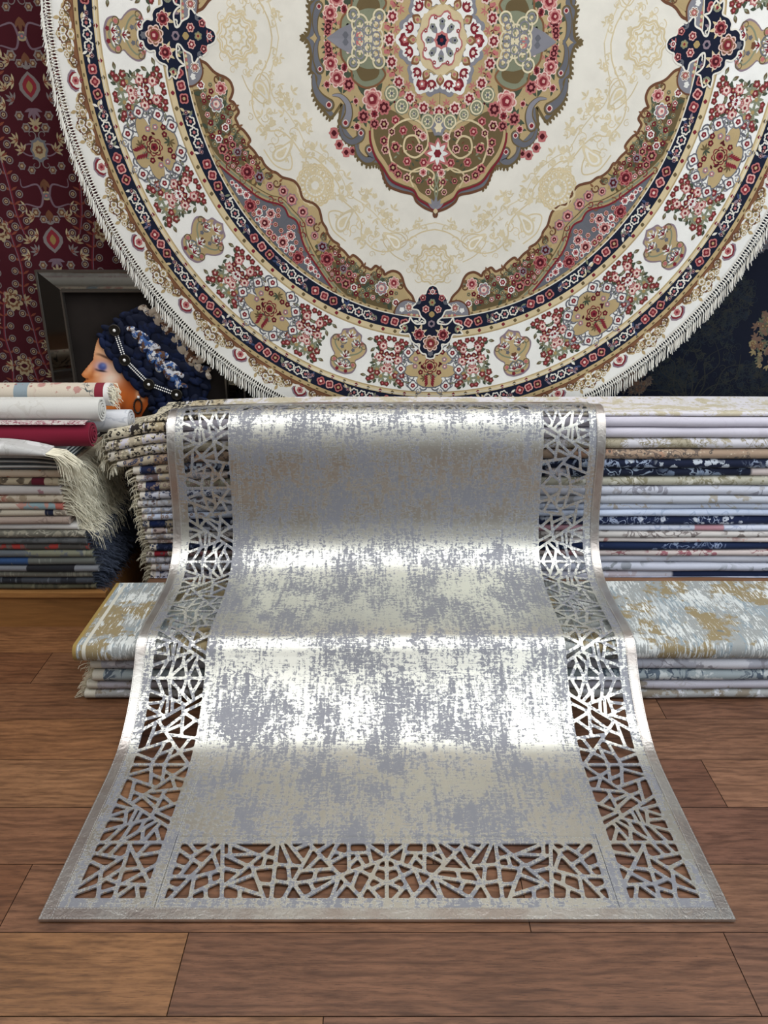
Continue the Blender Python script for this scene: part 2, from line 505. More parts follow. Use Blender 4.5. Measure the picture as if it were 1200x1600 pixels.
class RugMesh(MB):
    def slab(s, u0, u1, v0, v1, du=.03, dv=.008, h0=0., h1=TH):
        nu = max(1, int(round((u1 - u0) / du))); nv = max(1, int(round((v1 - v0) / dv)))
        us = np.linspace(u0, u1, nu + 1); vs = np.linspace(v0, v1, nv + 1)
        V = []; F = []
        for h in (h1, h0):
            for v in vs:
                for u in us: V.append((u, v, h))
        n = (nu + 1) * (nv + 1)
        idx = lambda i, j: j * (nu + 1) + i
        for j in range(nv):
            for i in range(nu):
                q = (idx(i, j), idx(i + 1, j), idx(i + 1, j + 1), idx(i, j + 1))
                F.append(q); F.append(tuple(n + k for k in q[::-1]))
        for i in range(nu):
            F.append((idx(i, 0), n + idx(i, 0), n + idx(i + 1, 0), idx(i + 1, 0)))
            F.append((idx(i, nv), idx(i + 1, nv), n + idx(i + 1, nv), n + idx(i, nv)))
        for j in range(nv):
            F.append((idx(0, j), idx(0, j + 1), n + idx(0, j + 1), n + idx(0, j)))
            F.append((idx(nu, j), n + idx(nu, j), n + idx(nu, j + 1), idx(nu, j + 1)))
        s.add(V, F, [(p[0], p[1]) for p in V])
    def cell(s, outer, hole, h0=0., h1=TH):
        c = hole.mean()
        def dens(P):
            out = []
            for a, b in zip(P, np.roll(P, -1)):
                k = max(1, int(math.ceil(abs(b - a) / .012)))
                out += [a + (b - a) * i / k for i in range(k)]
            return np.array(out)
        O = dens(outer); H = dens(hole)
        ang = np.sort(np.concatenate([np.angle(O - c), np.angle(H - c)]))
        keep = [ang[0]]
        for a in ang[1:]:
            if a - keep[-1] > .012: keep.append(a)
        ang = np.array(keep)
        def ray(P):
            a = P; d = np.roll(P, -1) - P
            nrm = np.stack([d.imag, -d.real], 1)
            off = nrm[:, 0] * (a - c).real + nrm[:, 1] * (a - c).imag
            dirs = np.stack([np.cos(ang), np.sin(ang)], 1)
            den = dirs @ nrm.T
            if off.sum() < 0: den = -den; off = -off
            with np.errstate(divide='ignore', invalid='ignore'):
                t = np.where(den > 1e-9, off[None, :] / den, np.inf)
            t = t.min(1)
            return c + t * np.exp(1j * ang)
        PO = ray(outer); PH = ray(hole); n = len(ang)
        V = [(p.real, p.imag, h1) for p in PO] + [(p.real, p.imag, h1) for p in PH] + \
            [(p.real, p.imag, h0) for p in PO] + [(p.real, p.imag, h0) for p in PH]
        F = []
        for i in range(n):
            j = (i + 1) % n
            F += [(i, j, n + j, n + i), (2 * n + j, 2 * n + i, 3 * n + i, 3 * n + j), (n + i, n + j, 3 * n + j, 3 * n + i)]
        s.add(V, F, [(p[0], p[1]) for p in V])
    def build(s, name, mat, parent, smooth=True):
        return make(name, rugmap(s.V), s.F, mat, parent, smooth, uv=s.U)

def area(P):
    Q = np.roll(P, -1)
    return .5 * np.sum(P.real * Q.imag - Q.real * P.imag)
def clip(P, a, n):
    """keep the side of convex P where (z-a).n >= 0"""
    out = []
    d = (P - a).real * n.real + (P - a).imag * n.imag
    for i in range(len(P)):
        j = (i + 1) % len(P)
        if d[i] >= 0: out.append(P[i])
        if (d[i] >= 0) != (d[j] >= 0): out.append(P[i] + (P[j] - P[i]) * d[i] / (d[i] - d[j]))
    return np.array(out)
def clean(P):
    if len(P) < 3: return P
    return np.array([p for p, q in zip(P, np.roll(P, 1)) if abs(p - q) > 1e-5])
def inset(P, w):
    Q = P
    for a, b in zip(P, np.roll(P, -1)):
        n = 1j * (b - a) / abs(b - a)
        Q = clip(Q, a + n * w, n)
        if len(Q) < 3: return None
    return clean(Q)
def rounded(P, r):
    out = []
    n = len(P)
    for i in range(n):
        a, p, b = P[i - 1], P[i], P[(i + 1) % n]
        la, lb = abs(a - p), abs(b - p)
        k = min(r, .38 * la, .38 * lb)
        s0 = p + (a - p) / la * k; s1 = p + (b - p) / lb * k
        for t in (0, .33, .67, 1):
            out.append((1 - t) ** 2 * s0 + 2 * t * (1 - t) * p + t * t * s1)
    return clean(np.array(out))
def split_cells(w, h, rng, amin=.00135, amax=.0029):
    cells = [np.array([0, w, w + 1j * h, 1j * h])]
    done = []
    while cells:
        P = cells.pop()
        A = area(P)
        if A < rng.uniform(amin, amax): done.append(P); continue
        best = None
        for k in range(24):
            wts = [rng.random() for _ in P]
            c = P.mean() * .55 + .45 * sum(x * p for x, p in zip(wts, P)) / sum(wts)
            q = P - P.mean()
            M2 = np.sum(q ** 2)
            main = np.angle(M2) / 2
            d = np.exp(1j * (main + pi / 2 + rng.gauss(0, .55)))
            n = 1j * d
            P1 = clean(clip(P, c, n)); P2 = clean(clip(P, c, -n))
            if len(P1) < 3 or len(P2) < 3: continue
            sc = min(area(x) / (np.sum(np.abs(np.diff(np.append(x, x[0])))) ** 2) for x in (P1, P2))
            sc2 = min(area(P1), area(P2)) / A
            score = sc + .06 * min(sc2, .4)
            if sc > .033 and sc2 > .25 and rng.random() < .5: best = (score, P1, P2); break
            if best is None or score > best[0]: best = (score, P1, P2)
        cells += [best[1], best[2]]
    return done

rl = random.Random(23)
SW = LAT1 - LAT0          # width of the pierced part of the side strips
def tile_holes(w, h, rng):
    res = []
    for P in split_cells(w, h, rng):
        res.append((P, BAR / 2))
    return res
side_tile = split_cells(SW, TL, rl)
corner_tile = split_cells(SW, SW, rl)
HALF = RW / 2 - .262
half_band = split_cells(HALF, SW, rl)
def put_cells(mesh, cells, f, flip):
    for P in cells:
        Q = f(P)
        if flip: Q = Q[::-1]
        H = inset(Q, BAR * .47)
        if H is None or len(H) < 3 or area(H) < 5e-5:
            V = [(p.real, p.imag, TH) for p in Q] + [(p.real, p.imag, 0) for p in Q]
            n = len(Q)
            mesh.add(V, [tuple(range(n)), tuple(range(n, 2 * n))[::-1]], [(p[0], p[1]) for p in V])
            continue
        mesh.cell(Q, rounded(H, .0065))

rug = empty('silver_cutout_rug', 'long silver foil rug with pierced web border draped from stacks to floor',
            'rug', (XC, 1.75, 0))
fm = RugMesh(); fm.slab(.250, RW - .250, .243, RL - .243, .03, .008)
fm.build('rug_field', M['foil'], rug, True)
for side in (0, 1):
    m = RugMesh()
    fx = (lambda u0, u1: (u0, u1)) if side == 0 else (lambda u0, u1: (RW - u1, RW - u0))
    m.slab(*fx(.028, LAT0), .028, RL - .028)
    m.slab(*fx(LAT1, .2505), .028, RL - .028)
    m.slab(*fx(LAT0, LAT1), .028, LAT0); m.slab(*fx(LAT0, LAT1), RL - LAT0, RL - .028)
    tr = (lambda z: z) if side == 0 else (lambda z: RW - z.conjugate())
    put_cells(m, corner_tile, lambda P: tr(LAT0 + 1j * LAT0 + P), side == 1)
    put_cells(m, corner_tile, lambda P: tr(LAT0 + 1j * (RL - LAT0) + P.conjugate()), side == 0)
    for k in range(6):
        v0 = LAT1 + k * TL
        if k % 2 == 0: put_cells(m, side_tile, lambda P: tr(LAT0 + 1j * v0 + P), side == 1)
        else: put_cells(m, side_tile, lambda P: tr(LAT0 + 1j * (v0 + TL) + P.conjugate()), side == 0)
    m.build('pierced_side_border', M['foil'], rug)
for end in (0, 1):
    m = RugMesh()
    fv = (lambda a, b: (a, b)) if end == 0 else (lambda a, b: (RL - b, RL - a))
    m.slab(.2495, RW - .2495, *fv(.028, LAT0)); m.slab(.2495, RW - .2495, *fv(LAT1, .2435))
    m.slab(.2495, .262, *fv(LAT0, LAT1)); m.slab(RW - .262, RW - .2495, *fv(LAT0, LAT1))
    vf = (lambda z: z + 1j * LAT0) if end == 0 else (lambda z: z.conjugate() + 1j * (RL - LAT0))
    put_cells(m, half_band, lambda P: vf(.262 + P), end == 1)
    put_cells(m, half_band, lambda P: vf(RW - .262 - P.conjugate()), end == 0)
    m.build('pierced_end_border', M['foil'], rug)
b = RugMesh()
b.slab(0, .0305, 0, RL, .006, .008, -.0012, .0062); b.slab(RW - .0305, RW, 0, RL, .006, .008, -.0012, .0062)
b.slab(.030, RW - .030, 0, .0305, .03, .006, -.0012, .0064); b.slab(.030, RW - .030, RL - .0305, RL, .03, .006, -.0012, .0064)
bo = b.build('satin_binding', M['binding'], rug, True)
st = RugMesh()
def dash(u, v, along):
    a = .0022; w = .0005
    if along == 'v': st.slab(u - w, u + w, v - a, v + a, .01, .01, .0062, .0071)
    else: st.slab(u - a, u + a, v - w, v + w, .01, .01, .0062, .0071)
n = int(RL / .0075)
for i in range(n):
    v = (i + .5) * RL / n
    for u in (.003, .0278, RW - .003, RW - .0278): dash(u, v, 'v')
n = int(RW / .0075)
for i in range(n):
    u = (i + .5) * RW / n
    for v in (.003, .0278): dash(u, v, 'u')
make('stitching', rugmap(st.V), st.F, M['stitch'], bo, False)
seam = RugMesh()
n = int(RL / .0085)
for i in range(n):
    v = (i + .5) * RL / n
    for u in (.2475, .2535, RW - .2475, RW - .2535):
        seam.slab(u - .0005, u + .0005, v - .0026, v + .0026, .01, .01, TH - .0005, TH + .0009)
n = int((RW - .5) / .0085)
for i in range(n):
    u = .25 + (i + .5) * (RW - .5) / n
    seam.slab(u - .0026, u + .0026, .2385, .2395, .01, .01, TH - .0005, TH + .0009)
seam.build('seam_stitching', M['stitch'], rug)

# ------------------------------------------------------------------ folded rugs
def fringe_mesh(x, y0, y1, zf, n, length, sgn=-1, seed=0, droop=1.0, spread=.3, rad=.0013, reach=.35):
    """cords that leave the rug end at x, run outward and hang down"""
    r = random.Random(seed); m = MB()
    for i in range(n):
        y = y0 + (y1 - y0) * (i + r.random()) / n
        z = zf(y); L = length * r.uniform(.75, 1.15)
        cl = math.sin(y * 190 + seed) * .004
        dx = sgn * L * reach * r.uniform(.7, 1.4); dz = -L * droop * r.uniform(.75, 1.1)
        jy = r.gauss(0, spread * .012) + cl
        jx = r.gauss(0, .004)
        p = [(x - sgn * .004, y, z), (x + dx * .55, y + jy * .3, z + dz * .10), (x + dx * .95 + jx, y + jy * .7, z + dz * .5), (x + dx * 1.05 + jx * 1.6, y + jy, z + dz)]
        m.tube(p, [rad, rad * 1.1, rad, rad * .7], 3, False)
    return m

def folded_rug(label, group, x0, x1, yf, yb, zb, zt, mat, name='folded_rug', frx=(), seed=0, frmat=None, nx=48,
               fr_len=.06, fr_reach=.35, fr_n=70, slit=True, fr_kw=None, cat='rug', bulge=1.0, origin=None):
    """zb(x, s), zt(x, s): under and upper surface, s = 0 at the front fold .. 1 at the back"""
    r = random.Random(seed)
    root = empty(name, label, cat, (x0 + .05, yf + .05, zb(x0 + .05, 0)), group)
    m = MB()
    xs = np.linspace(x0, x1, nx + 1)
    ph = r.uniform(0, 6)
    secs = []
    for x in xs:
        f = yf + .003 * sin(x * 4.3 + ph) + .0015 * sin(x * 17 + ph * 2)
        hh = (zt(x, 0) - zb(x, 0)) / 2
        rr = hh * bulge
        pts = []
        for k in range(7):      # top, from the back to the front
            t = 1 - k / 6.0
            y = f + rr + (yb - f - rr) * t ** 1.3
            pts.append((y, zt(x, t ** 1.3)))
        zc = (zt(x, 0) + zb(x, 0)) / 2
        for k in range(1, 8):
            a = pi / 2 + pi * k / 8
            pts.append((f + rr + rr * cos(a), zc + hh * sin(a)))
        for k in range(7):
            t = k / 6.0
            y = f + rr + (yb - f - rr) * t ** 1.3
            pts.append((y, zb(x, t ** 1.3)))
        if slit:
            g = hh * .16
            zcb = (zt(x, 1) + zb(x, 1)) / 2
            pts += [(yb, zcb - g), (f + rr * 1.6, zc - g), (f + rr * 1.15, zc), (f + rr * 1.6, zc + g), (yb, zcb + g)]
        secs.append(pts)
    n = len(secs[0]); V = []; F = []; U = []
    for x, pts in zip(xs, secs):
        acc = 0; prev = None
        for (y, z) in pts:
            if prev: acc += hypot(y - prev[0], z - prev[1])
            prev = (y, z)
            V.append((x, y, z)); U.append((x - x0, acc))
    for i in range(len(xs) - 1):
        for k in range(n):
            F.append((i * n + k, (i + 1) * n + k, (i + 1) * n + (k + 1) % n, i * n + (k + 1) % n))
    F.append(tuple(range(n))[::-1]); F.append(tuple((len(xs) - 1) * n + k for k in range(n)))
    make('rug_body', V, F, mat, root, True, uv=U)
    if frx:
        fm_ = MB()
        for (x, sgn) in frx:
            for lay in (.28, .72):
                zf = lambda y: zb(x, (y - yf) / (yb - yf)) * (1 - lay) + zt(x, (y - yf) / (yb - yf)) * lay
                kw = dict(fr_kw or {})
                q = fringe_mesh(x, yf + .006, yb - .01, zf, fr_n, fr_len, sgn, seed + int(lay * 10), reach=fr_reach, **kw)
                fm_.add(q.V, q.F)
        fm_.build('fringe', frmat or M['fringe'], root, True)
    return root

def waves(seed, amp):
    r = random.Random(seed); p = [(r.uniform(.8, 6.5), r.uniform(0, 6), r.uniform(.3, 1)) for _ in range(4)]
    return lambda x: amp * sum(a * sin(x * f + q) for f, q, a in p) / 2.2

# main stack: two-metre rugs folded in one long pile on the low platform
YM = 2.64
ys = [920, 906.5, 893.5, 881, 869.5, 860.5, 848.5, 840.5, 831.5, 822, 807.5, 797.5, 787.5, 775.5, 761.5, 746.5, 733.5, 719.5, 703.5, 687.5, 671.5, 655, 634]
zf_ = [zat(y, YM) for y in ys]
zf_[0] = .152
zf_[-1] = .793
def bnd(i, zs, x0, k=.93, amp=.0022, droop=None, base=11):
    w = waves(base + i, amp if 0 < i else 0)
    z0 = zs[0]
    def f(x, s):
        z = zs[i] + w(x)
        z = z0 + (z - z0) * (1 - (1 - k) * s)
        if i == 22:      # the top rug is thick at its fold and lies flat behind it
            q = min(1, s / .5); q = q * q * (3 - 2 * q)
            z = zs[i] + w(x) * .4 - (zs[i] - .760) * q + .012 * max(0, (s - .6) / .4)
        if droop: z += droop(x, i)
        return z
    return f
def droop_main(x, i):
    # the ends of the long pile sink a little towards the left
    d = max(0., min(1., (-.15 - x) / .80))
    return -d * d * .030 * min(1, i / 17.0) - (max(0, -.86 - x) * .16 if i >= 18 else 0)
B = [bnd(i, zf_, 0, .935, .0022, droop_main) for i in range(len(zf_))]
main_specs = [
 # base, layers, label words
 ('#c6c8d8', [('vine', '#aab0c4', 12, .5)], 'bluish-white folded rug, lowest of the long stack on the wooden platform'),
 ('#cccbd4', [('patch', '#b8aeb4', 10, .35), ('block', '#1d2846', .8, .12)], 'white folded rug with navy patch, second from the bottom of the long stack'),
 ('#c6c8d3', [('flower', '#8c9096', 16, .7), ('vine', '#8f9398', 15, .9)], 'white folded rug with grey scroll ornaments, third from the bottom of the long stack'),
 ('#d0cfd6', [('vine', '#bdb6b6', 14, .5)], 'plain white folded rug just under the red zigzag one in the long stack'),
 ('#cdbfb9', [('flower', '#a06a70', 26, .8), ('vine', '#8c5a5e', 22, .8)], 'cream folded rug with a row of red zigzag flowers in the long stack'),
 ('#1b2949', [('flower', '#8d9ab2', 22, .35), ('vine', '#7f8dab', 18, .6)], 'lowest navy folded rug in the long stack, with sparse pale sprigs'),
 ('#d8cdc6', [('vine', '#a87f78', 16, .9), ('patch', '#c7a49a', 15, .25)], 'pinkish cream folded rug with faint red outlines above the lower navy one'),
 ('#c9c3bd', [('flower', '#7d736d', 22, .75), ('vine', '#7c7370', 20, 1.0)], 'cream folded rug closely figured in grey-brown, two above the lower navy one'),
 ('#cfd3e0', [('vine', '#a9b0c6', 13, .7), ('block', '#b98c94', 2.1, .1)], 'white folded rug with a small red spray, right under the mid-stack navy one'),
 ('#1c2747', [('flower', '#c7ccd6', 34, .7), ('vine', '#9aa5bd', 32, .9)], 'navy folded rug with white leaf sprays in the middle of the long stack'),
 ('#c3cde0', [('vine', '#a5b2c9', 12, .5)], 'pale blue-white folded rug resting on the mid-stack navy one'),
 ('#c0c7d6', [('vine', '#a9a096', 15, .5), ('flower', '#aaa79c', 14, .25)], 'pale blue-white folded rug with small beige flower, two above mid-stack navy one'),
 ('#b9bcc4', [('flower', '#9c968a', 15, .5), ('vine', '#9a9a9c', 14, .7)], 'grey-white folded rug with beige scrolls, three above the mid-stack navy one'),
 ('#c4c6d0', [('vine', '#8f8f98', 13, .9), ('flower', '#a5a3a6', 13, .3)], 'white folded rug with grey scrolling lines, under the sage patterned one'),
 ('#b9b5a3', [('flower', '#d9d5c6', 17, .8), ('vine', '#8d876e', 24, 1.2), ('flower', '#8d876e', 46, .5)], 'sage and cream patterned folded rug directly below the pair of navy ones'),
 ('#141b30', [('flower', '#6d7b90', 17, .7), ('block', '#c6b8b2', 1.2, .22), ('vine', '#8a96a6', 18, .7)], 'navy folded rug with cream floral section, lower of the touching dark pair'),
 ('#151d35', [('flower', '#b9c0c8', 26, .8), ('vine', '#8f9bb0', 24, 1.2)], 'navy folded rug with big white scrolls, upper of the touching dark pair'),
 ('#a68f79', [('patch', '#b08a72', 7, .3), ('vine', '#6f6158', 22, 1.2), ('flower', '#5d5650', 44, .5), ('flower', '#c9b8a2', 60, .3)], 'tan and orange paisley folded rug lying on the dark pair in the long stack'),
 ('#cfccd0', [('patch', '#a9a08a', 9, .5), ('vine', '#8f866f', 44, 1.0)], 'white folded rug with mottled gold patches, fourth from the top of the long stack'),
 ('#cdc8d1', [('vine', '#c2bcc4', 8, .4)], 'plain lilac-white folded rug, third from the top of the long stack'),
 ('#cfcad4', [('vine', '#c4bec8', 8, .4)], 'plain lilac-white folded rug, second from the top of the long stack'),
 ('#ddd9dc', [('patch', '#c3b99f', 8, .45), ('flower', '#b8ae92', 46, .6), ('vine', '#c9c2ae', 40, .9)], 'topmost cream rug of the long stack with gold patches and black ornamental border'),
]
rngm = random.Random(3)
GAP = .0007
yfs = {21: 2.675, 20: 2.66, 19: 2.652, 18: 2.648}
for i, (base, lay, lab) in enumerate(main_specs):
    lay = list(lay)
    left = {21: -.86, 20: -.995, 19: -1.005, 18: -1.0, 17: -.97}.get(i, -.893 + rngm.uniform(-.012, .012) - .02 * (i < 17) * (i / 17))
    # the left ends show their woven end borders
    endc = {21: '#23211f', 20: '#2a2522', 19: '#6a6152', 18: '#9c8f7e', 17: '#a8988a', 16: '#1d2542', 15: '#6b5a58', 14: '#2a3152', 9: '#1b2a55', 8: '#b7a6a0', 5: '#18213c', 4: '#8e2430'}.get(i)
    if i in (21, 20):
        lay += [('band', '#d8cfb6', -.01, .075 if i == 21 else .09), ('band', endc, .03 if i == 21 else .085, .045), ('band', '#3a3530', .085 + .05 * (i == 20), .012),
                ('band', '#b8a888', .10 + .05 * (i == 20), .06), ('band', '#4a433a', .165 + .04 * (i == 20), .008), ('band', '#b9a98a', .18 + .04 * (i == 20), .05)]
    elif endc:
        lay += [('band', '#d2cabb', -.01, .035), ('band', endc, .03, .05 if i < 17 else .02), ('band', '#b0a48e', .085, .05)]
    else:
        lay += [('band', '#d4ccc0', -.01, .03), ('band', '#a39a92', .035, .006), ('band', '#a59a90', .07, .005)]
    if i in (18, 19, 20, 21):
        lay += [('endflower', '#2b2622', 52, .24), ('endflower', '#cfc4a8', 90, .24)]
    if i < 18: lay += [('endflower', ('#5a4a4a', '#39415c', '#8d7a72', '#8d8f98')[i % 4], 64, .30)]
    m = mat_fold('rug_cloth', base, lay, i + 1)
    yf = yfs.get(i, YM + rngm.uniform(-.004, .006))
    zb = lambda x, s, f=B[i]: f(x, s) + GAP
    zt = lambda x, s, f=B[i + 1]: f(x, s) - GAP
    kw = dict(droop=.75) if i >= 17 else dict(droop=.55)
    folded_rug(lab, 'rugs in the long stack', left, 2.55, yf, 3.0, zb, zt, m, frx=((left, -1),), seed=50 + i, nx=90,
               fr_len=.062 if i >= 17 else .045, fr_reach=.45 if i >= 17 else .5, fr_n=105, fr_kw=kw)

# low stack on the floor in front of the platform
YL = 2.068
yl = [1097, 1079.5, 1066, 1050.5, 1032, 1001]
zl = [.002] + [zat(y, YL) for y in yl[1:5]] + [.212]
BL = [bnd(i, zl, 0, .99, .0016, lambda x, i: -.006 * max(0, -x) * (i / 5), 70) for i in range(6)]
GOLD = [('streak', '#a79a62', 5, .0), ('patch', '#a88a48', 5.2, .62), ('streak', '#d7dad6', 55, -.1), ('patch', '#6f7d86', 24, -.05), ('vine', '#e4e6e0', 34, .5)]
low_specs = [
 ('#a9a9a6', [('patch', '#8b8172', 11, .5), ('patch', '#d0d0d4', 16, .3)], 'grey and taupe mottled folded rug lying on the floor under the low stack'),
 ('#b9b6be', [('patch', '#8d8376', 9, .25), ('vine', '#a8a4a6', 14, .4)], 'pale lilac-grey folded rug, second from the floor in the low stack'),
 ('#9fa9ab', [('vine', '#55606c', 20, 1.1), ('patch', '#c7ccca', 14, .35), ('streak', '#5e6b77', 50, -.1)], 'blue-grey folded rug with dark scribbled pattern, middle of the low stack'),
 ('#b5b7c0', [('patch', '#d4d5da', 13, .5), ('vine', '#99989e', 16, .8)], 'silvery grey scrolled folded rug, directly under the gold one in the low stack'),
 ('#9a9d9a', [('streak', '#8b979c', 70, .3), ('streak', '#d5d8d4', 110, .25), ('patch', '#8f805f', 5.5, .42), ('streak', '#b9bfbf', 90, -.05), ('patch', '#8f805f', 14, -.04), ('patch', '#69757d', 22, -.03), ('streak', '#c9cdca', 130, .05), ('streak', '#e0e2de', 150, -.12), ('patch', '#5f6b75', 34, -.12), ('patch', '#dcdfdb', 46, -.02)], 'gold and grey abstract folded rug on top of the low stack'),
]
for i, (base, lay, lab) in enumerate(low_specs):
    left = [-.965, -.955, -.93, -.935, -.975][i]
    if i < 4: lay = lay + [('band', '#c9c4b4', -.01, .045)]
    else: lay = lay + [('band', '#9a8148', -.01, .022), ('band', '#c9c6b8', .03, .012)]
    m = mat_fold('rug_cloth', base, lay, 33 + i)
    zb = lambda x, s, f=BL[i]: f(x, s) + GAP
    zt = lambda x, s, f=BL[i + 1]: f(x, s) - GAP
    folded_rug(lab, 'rugs in the low stack', left, 2.4, YL + [0, .004, .0, .006, -.012][i], 2.455 + .01 * i, zb, zt, m, seed=90 + i, nx=90,
               frx=((left, -1),) if i < 4 else (), fr_len=.05, fr_reach=.55, fr_n=60, fr_kw=dict(droop=.45), frmat=M['fringe'], bulge=1.0 if i < 4 else .8)

# platforms
def platform(label, x0, x1, y0, y1, h, mat):
    root = empty('wooden_platform', label, 'platform', (x0, y0, 0))
    b = MB(); b.box(x0, x1, y0 + .012, y1, 0, h - .02)
    b.build('plinth', mat, root, False)
    b = MB(); b.box(x0 - .006, x1 + .006, y0, y1, h - .019, h)
    b.build('top_board', mat, root, False)
platform('low plain wooden platform at the left edge under the dark folded rugs', -2.3, -1.036, 2.515, 3.1, .15, M['box_wood'])
platform('low brown wooden platform under the long stack of white and navy rugs', -.895, 2.65, 2.60, 3.1, .15, M['platform_wood'])

# left stack
YS = 2.53
yq = [924, 914, 903.5, 893.5, 885, 873, 861, 851, 841, 829.5, 819.5, 808.5, 798, 787, 775, 760, 748.5, 735]
zq = [zat(y, YS) for y in yq]; zq[0] = .152
BQ = [bnd(i, zq, 0, .97, .0016, None, 120) for i in range(len(zq))]
left_specs = [
 ('#5f5d4c', [('patch', '#77745f', 14, .4), ('streak', '#4a493e', 80, .2)], 'olive-grey flatwoven folded rug lying on the left platform'),
 ('#3f4248', [('block', '#23252b', 7, .5), ('streak', '#5c6066', 90, .1)], 'charcoal folded rug with dark dashes, second from the bottom of the left stack'),
 ('#66645a', [('streak', '#807d70', 90, .2)], 'grey-olive heathered folded rug, third from the bottom of the left stack'),
 ('#74767a', [('block', '#1c1c20', 5, .45)], 'grey folded rug with black blocks in the left stack'),
 ('#63655f', [('block', '#2f4a72', 2.2, .35), ('streak', '#7b7d77', 90, .1)], 'grey folded rug with a blue section in the left stack'),
 ('#7b7b68', [('patch', '#5f6468', 12, .45), ('streak', '#8d8c79', 80, .1)], 'greenish-grey mottled folded rug, under the one with red marks'),
 ('#4f4c48', [('patch', '#a03a34', 9, .28), ('streak', '#66635d', 80, .2)], 'dark grey folded rug with red marks in the left stack'),
 ('#5f6162', [('block', '#33505f', 2, .3), ('patch', '#4d4f50', 14, .5)], 'dark grey folded rug with a teal end in the left stack'),
 ('#6d6a5f', [('vine', '#a6a292', 26, 1.2), ('flower', '#8f8a7a', 26, .6)], 'grey-brown tweedy folded rug below the plain white one in the left stack'),
 ('#d9d7d2', [('vine', '#cfccc6', 9, .3)], 'plain white thin folded rug in the middle of the left stack'),
 ('#a59488', [('vine', '#8d7c72', 18, .6)], 'plain taupe folded rug just above the thin white one'),
 ('#bdb3a0', [('flower', '#7c7468', 26, .7), ('band', '#1f2438', 1.19, .03), ('vine', '#8a8072', 22, .8)], 'beige patterned folded rug with a navy block at its end'),
 ('#cbc2b2', [('block', '#8aa0a4', 5, .25), ('vine', '#b88d80', 16, .7), ('block', '#b5695c', 6, .1)], 'cream folded rug with pale teal and red blocks'),
 ('#c8bba5', [('flower', '#9c8d76', 24, .9), ('vine', '#a06a5a', 18, .8)], 'beige folded rug with brown leafy figures below the wine-red vine one'),
 ('#c6c1bc', [('vine', '#7c3f4c', 11, 1.1), ('flower', '#a37f84', 13, .3)], 'off-white folded rug with wine-red vines in the left stack'),
 ('#b6a98f', [('flower', '#5e5344', 26, .8), ('band', '#5d1c2a', 1.165, .045), ('vine', '#74654f', 22, 1.0)], 'brown beige folded rug with a burgundy block at its end'),
 ('#c4b39c', [('patch', '#a8785a', 12, .35), ('flower', '#6f7478', 13, .45), ('vine', '#98887a', 18, .8)], 'peach and grey floral folded rug, under the striped rug of the left stack'),
]
rngs = random.Random(8)
for i, (base, lay, lab) in enumerate(left_specs):
    dark = i < 9
    xr = -1.118 + rngs.uniform(-.015, .015) + (.055 if dark else 0) - (.0 if dark else .004 * (i - 9)) + (.02 if i == 9 else 0)
    m = mat_fold('rug_cloth', base, lay, 60 + i)
    zb = lambda x, s, f=BQ[i]: f(x, s) + GAP
    zt = lambda x, s, f=BQ[i + 1]: f(x, s) - GAP
    folded_rug(lab, 'rugs in the left stack', -2.4, xr, YS + rngs.uniform(-.006, .004), 2.98, zb, zt, m, seed=160 + i, nx=50,
               frx=((xr, 1),) if i != 10 else (), frmat=M['fringe_blue'] if dark else M['fringe'], fr_len=.050 if dark else .105, fr_reach=.75 if dark else .55, fr_n=110 if dark else 170,
               fr_kw=dict(droop=.35, spread=.8, rad=.0011) if dark else dict(droop=.75, spread=.9, rad=.0009))

# striped many-leaved rug under the rolls
def leaves_rug(label, x0, x1, yf, yb, z0, z1, n, mat1, mat2):
    root = empty('striped_folded_rug', label, 'rug', (x1, yf, z0))
    for k in range(n):
        za = z0 + (z1 - z0) * k / n; zb_ = z0 + (z1 - z0) * (k + 1) / n - .0008
        m = MB(); V = []; F = []
        xs = np.linspace(x0, x1, 60)
        for x in xs:
            w = .004 * sin(x * 5 + k * .35) * min(1, (x1 - x) * 4) * sin(pi * k / n)
            t = max(0, (x - (x1 - .10)) / .10)
            sag = -.016 * t * t * (k / n) - .0
            f = yf + .002 * sin(k * 2.1 + x * 3)
            for (y, z) in ((yb, za), (yb, zb_), (f + .004, zb_), (f, (za + zb_) / 2), (f + .004, za)):
                V.append((x, y, z + w + sag))
        nn = 5
        for i in range(len(xs) - 1):
            for q in range(nn):
                F.append((i * nn + q, (i + 1) * nn + q, (i + 1) * nn + (q + 1) % nn, i * nn + (q + 1) % nn))
        F.append(tuple(range(nn))[::-1]); F.append(tuple((len(xs) - 1) * nn + q for q in range(nn)))
        m.add(V, F)
        m.build('cloth_layer', mat1 if k % 2 else mat2, root, True)
zs0, zs1 = zq[-1] + .0012, zat(706.5, YS)
leaves_rug('striped black and white thin rug folded in many leaves under the red roll', -2.4, -1.135, YS, 2.96, zs0, zs1, 8,
           mat_plain('pale_leaf', '#c9c9c4', .9, 0, 20, .2), mat_plain('dark_leaf', '#3f4446', .9, 0, 20, .35))

# the light fringed rug at the front edge
zz = lambda x, s: zs1 + .0012 - .004 * max(0, (x + 1.3)) * 0
zzt = lambda x, s: zs1 + .043 - (.030 * max(0, (x + 1.34) / .2) ** 2 if x > -1.34 else 0)
folded_rug('pale folded rug with long cream fringe directly below the wine-red roll', 'rugs in the left stack',
           -2.4, -1.145, 2.47, 2.555, zz, zzt, mat_fold('rug_cloth', '#c5c4c0', [('patch', '#d6d5d2', 9, .4), ('vine', '#b3b1ac', 12, .4)], 91),
           seed=200, frx=((-1.145, 1),), fr_len=.115, fr_reach=.6, fr_n=120, fr_kw=dict(droop=.8, spread=1.1, rad=.0009), nx=50)

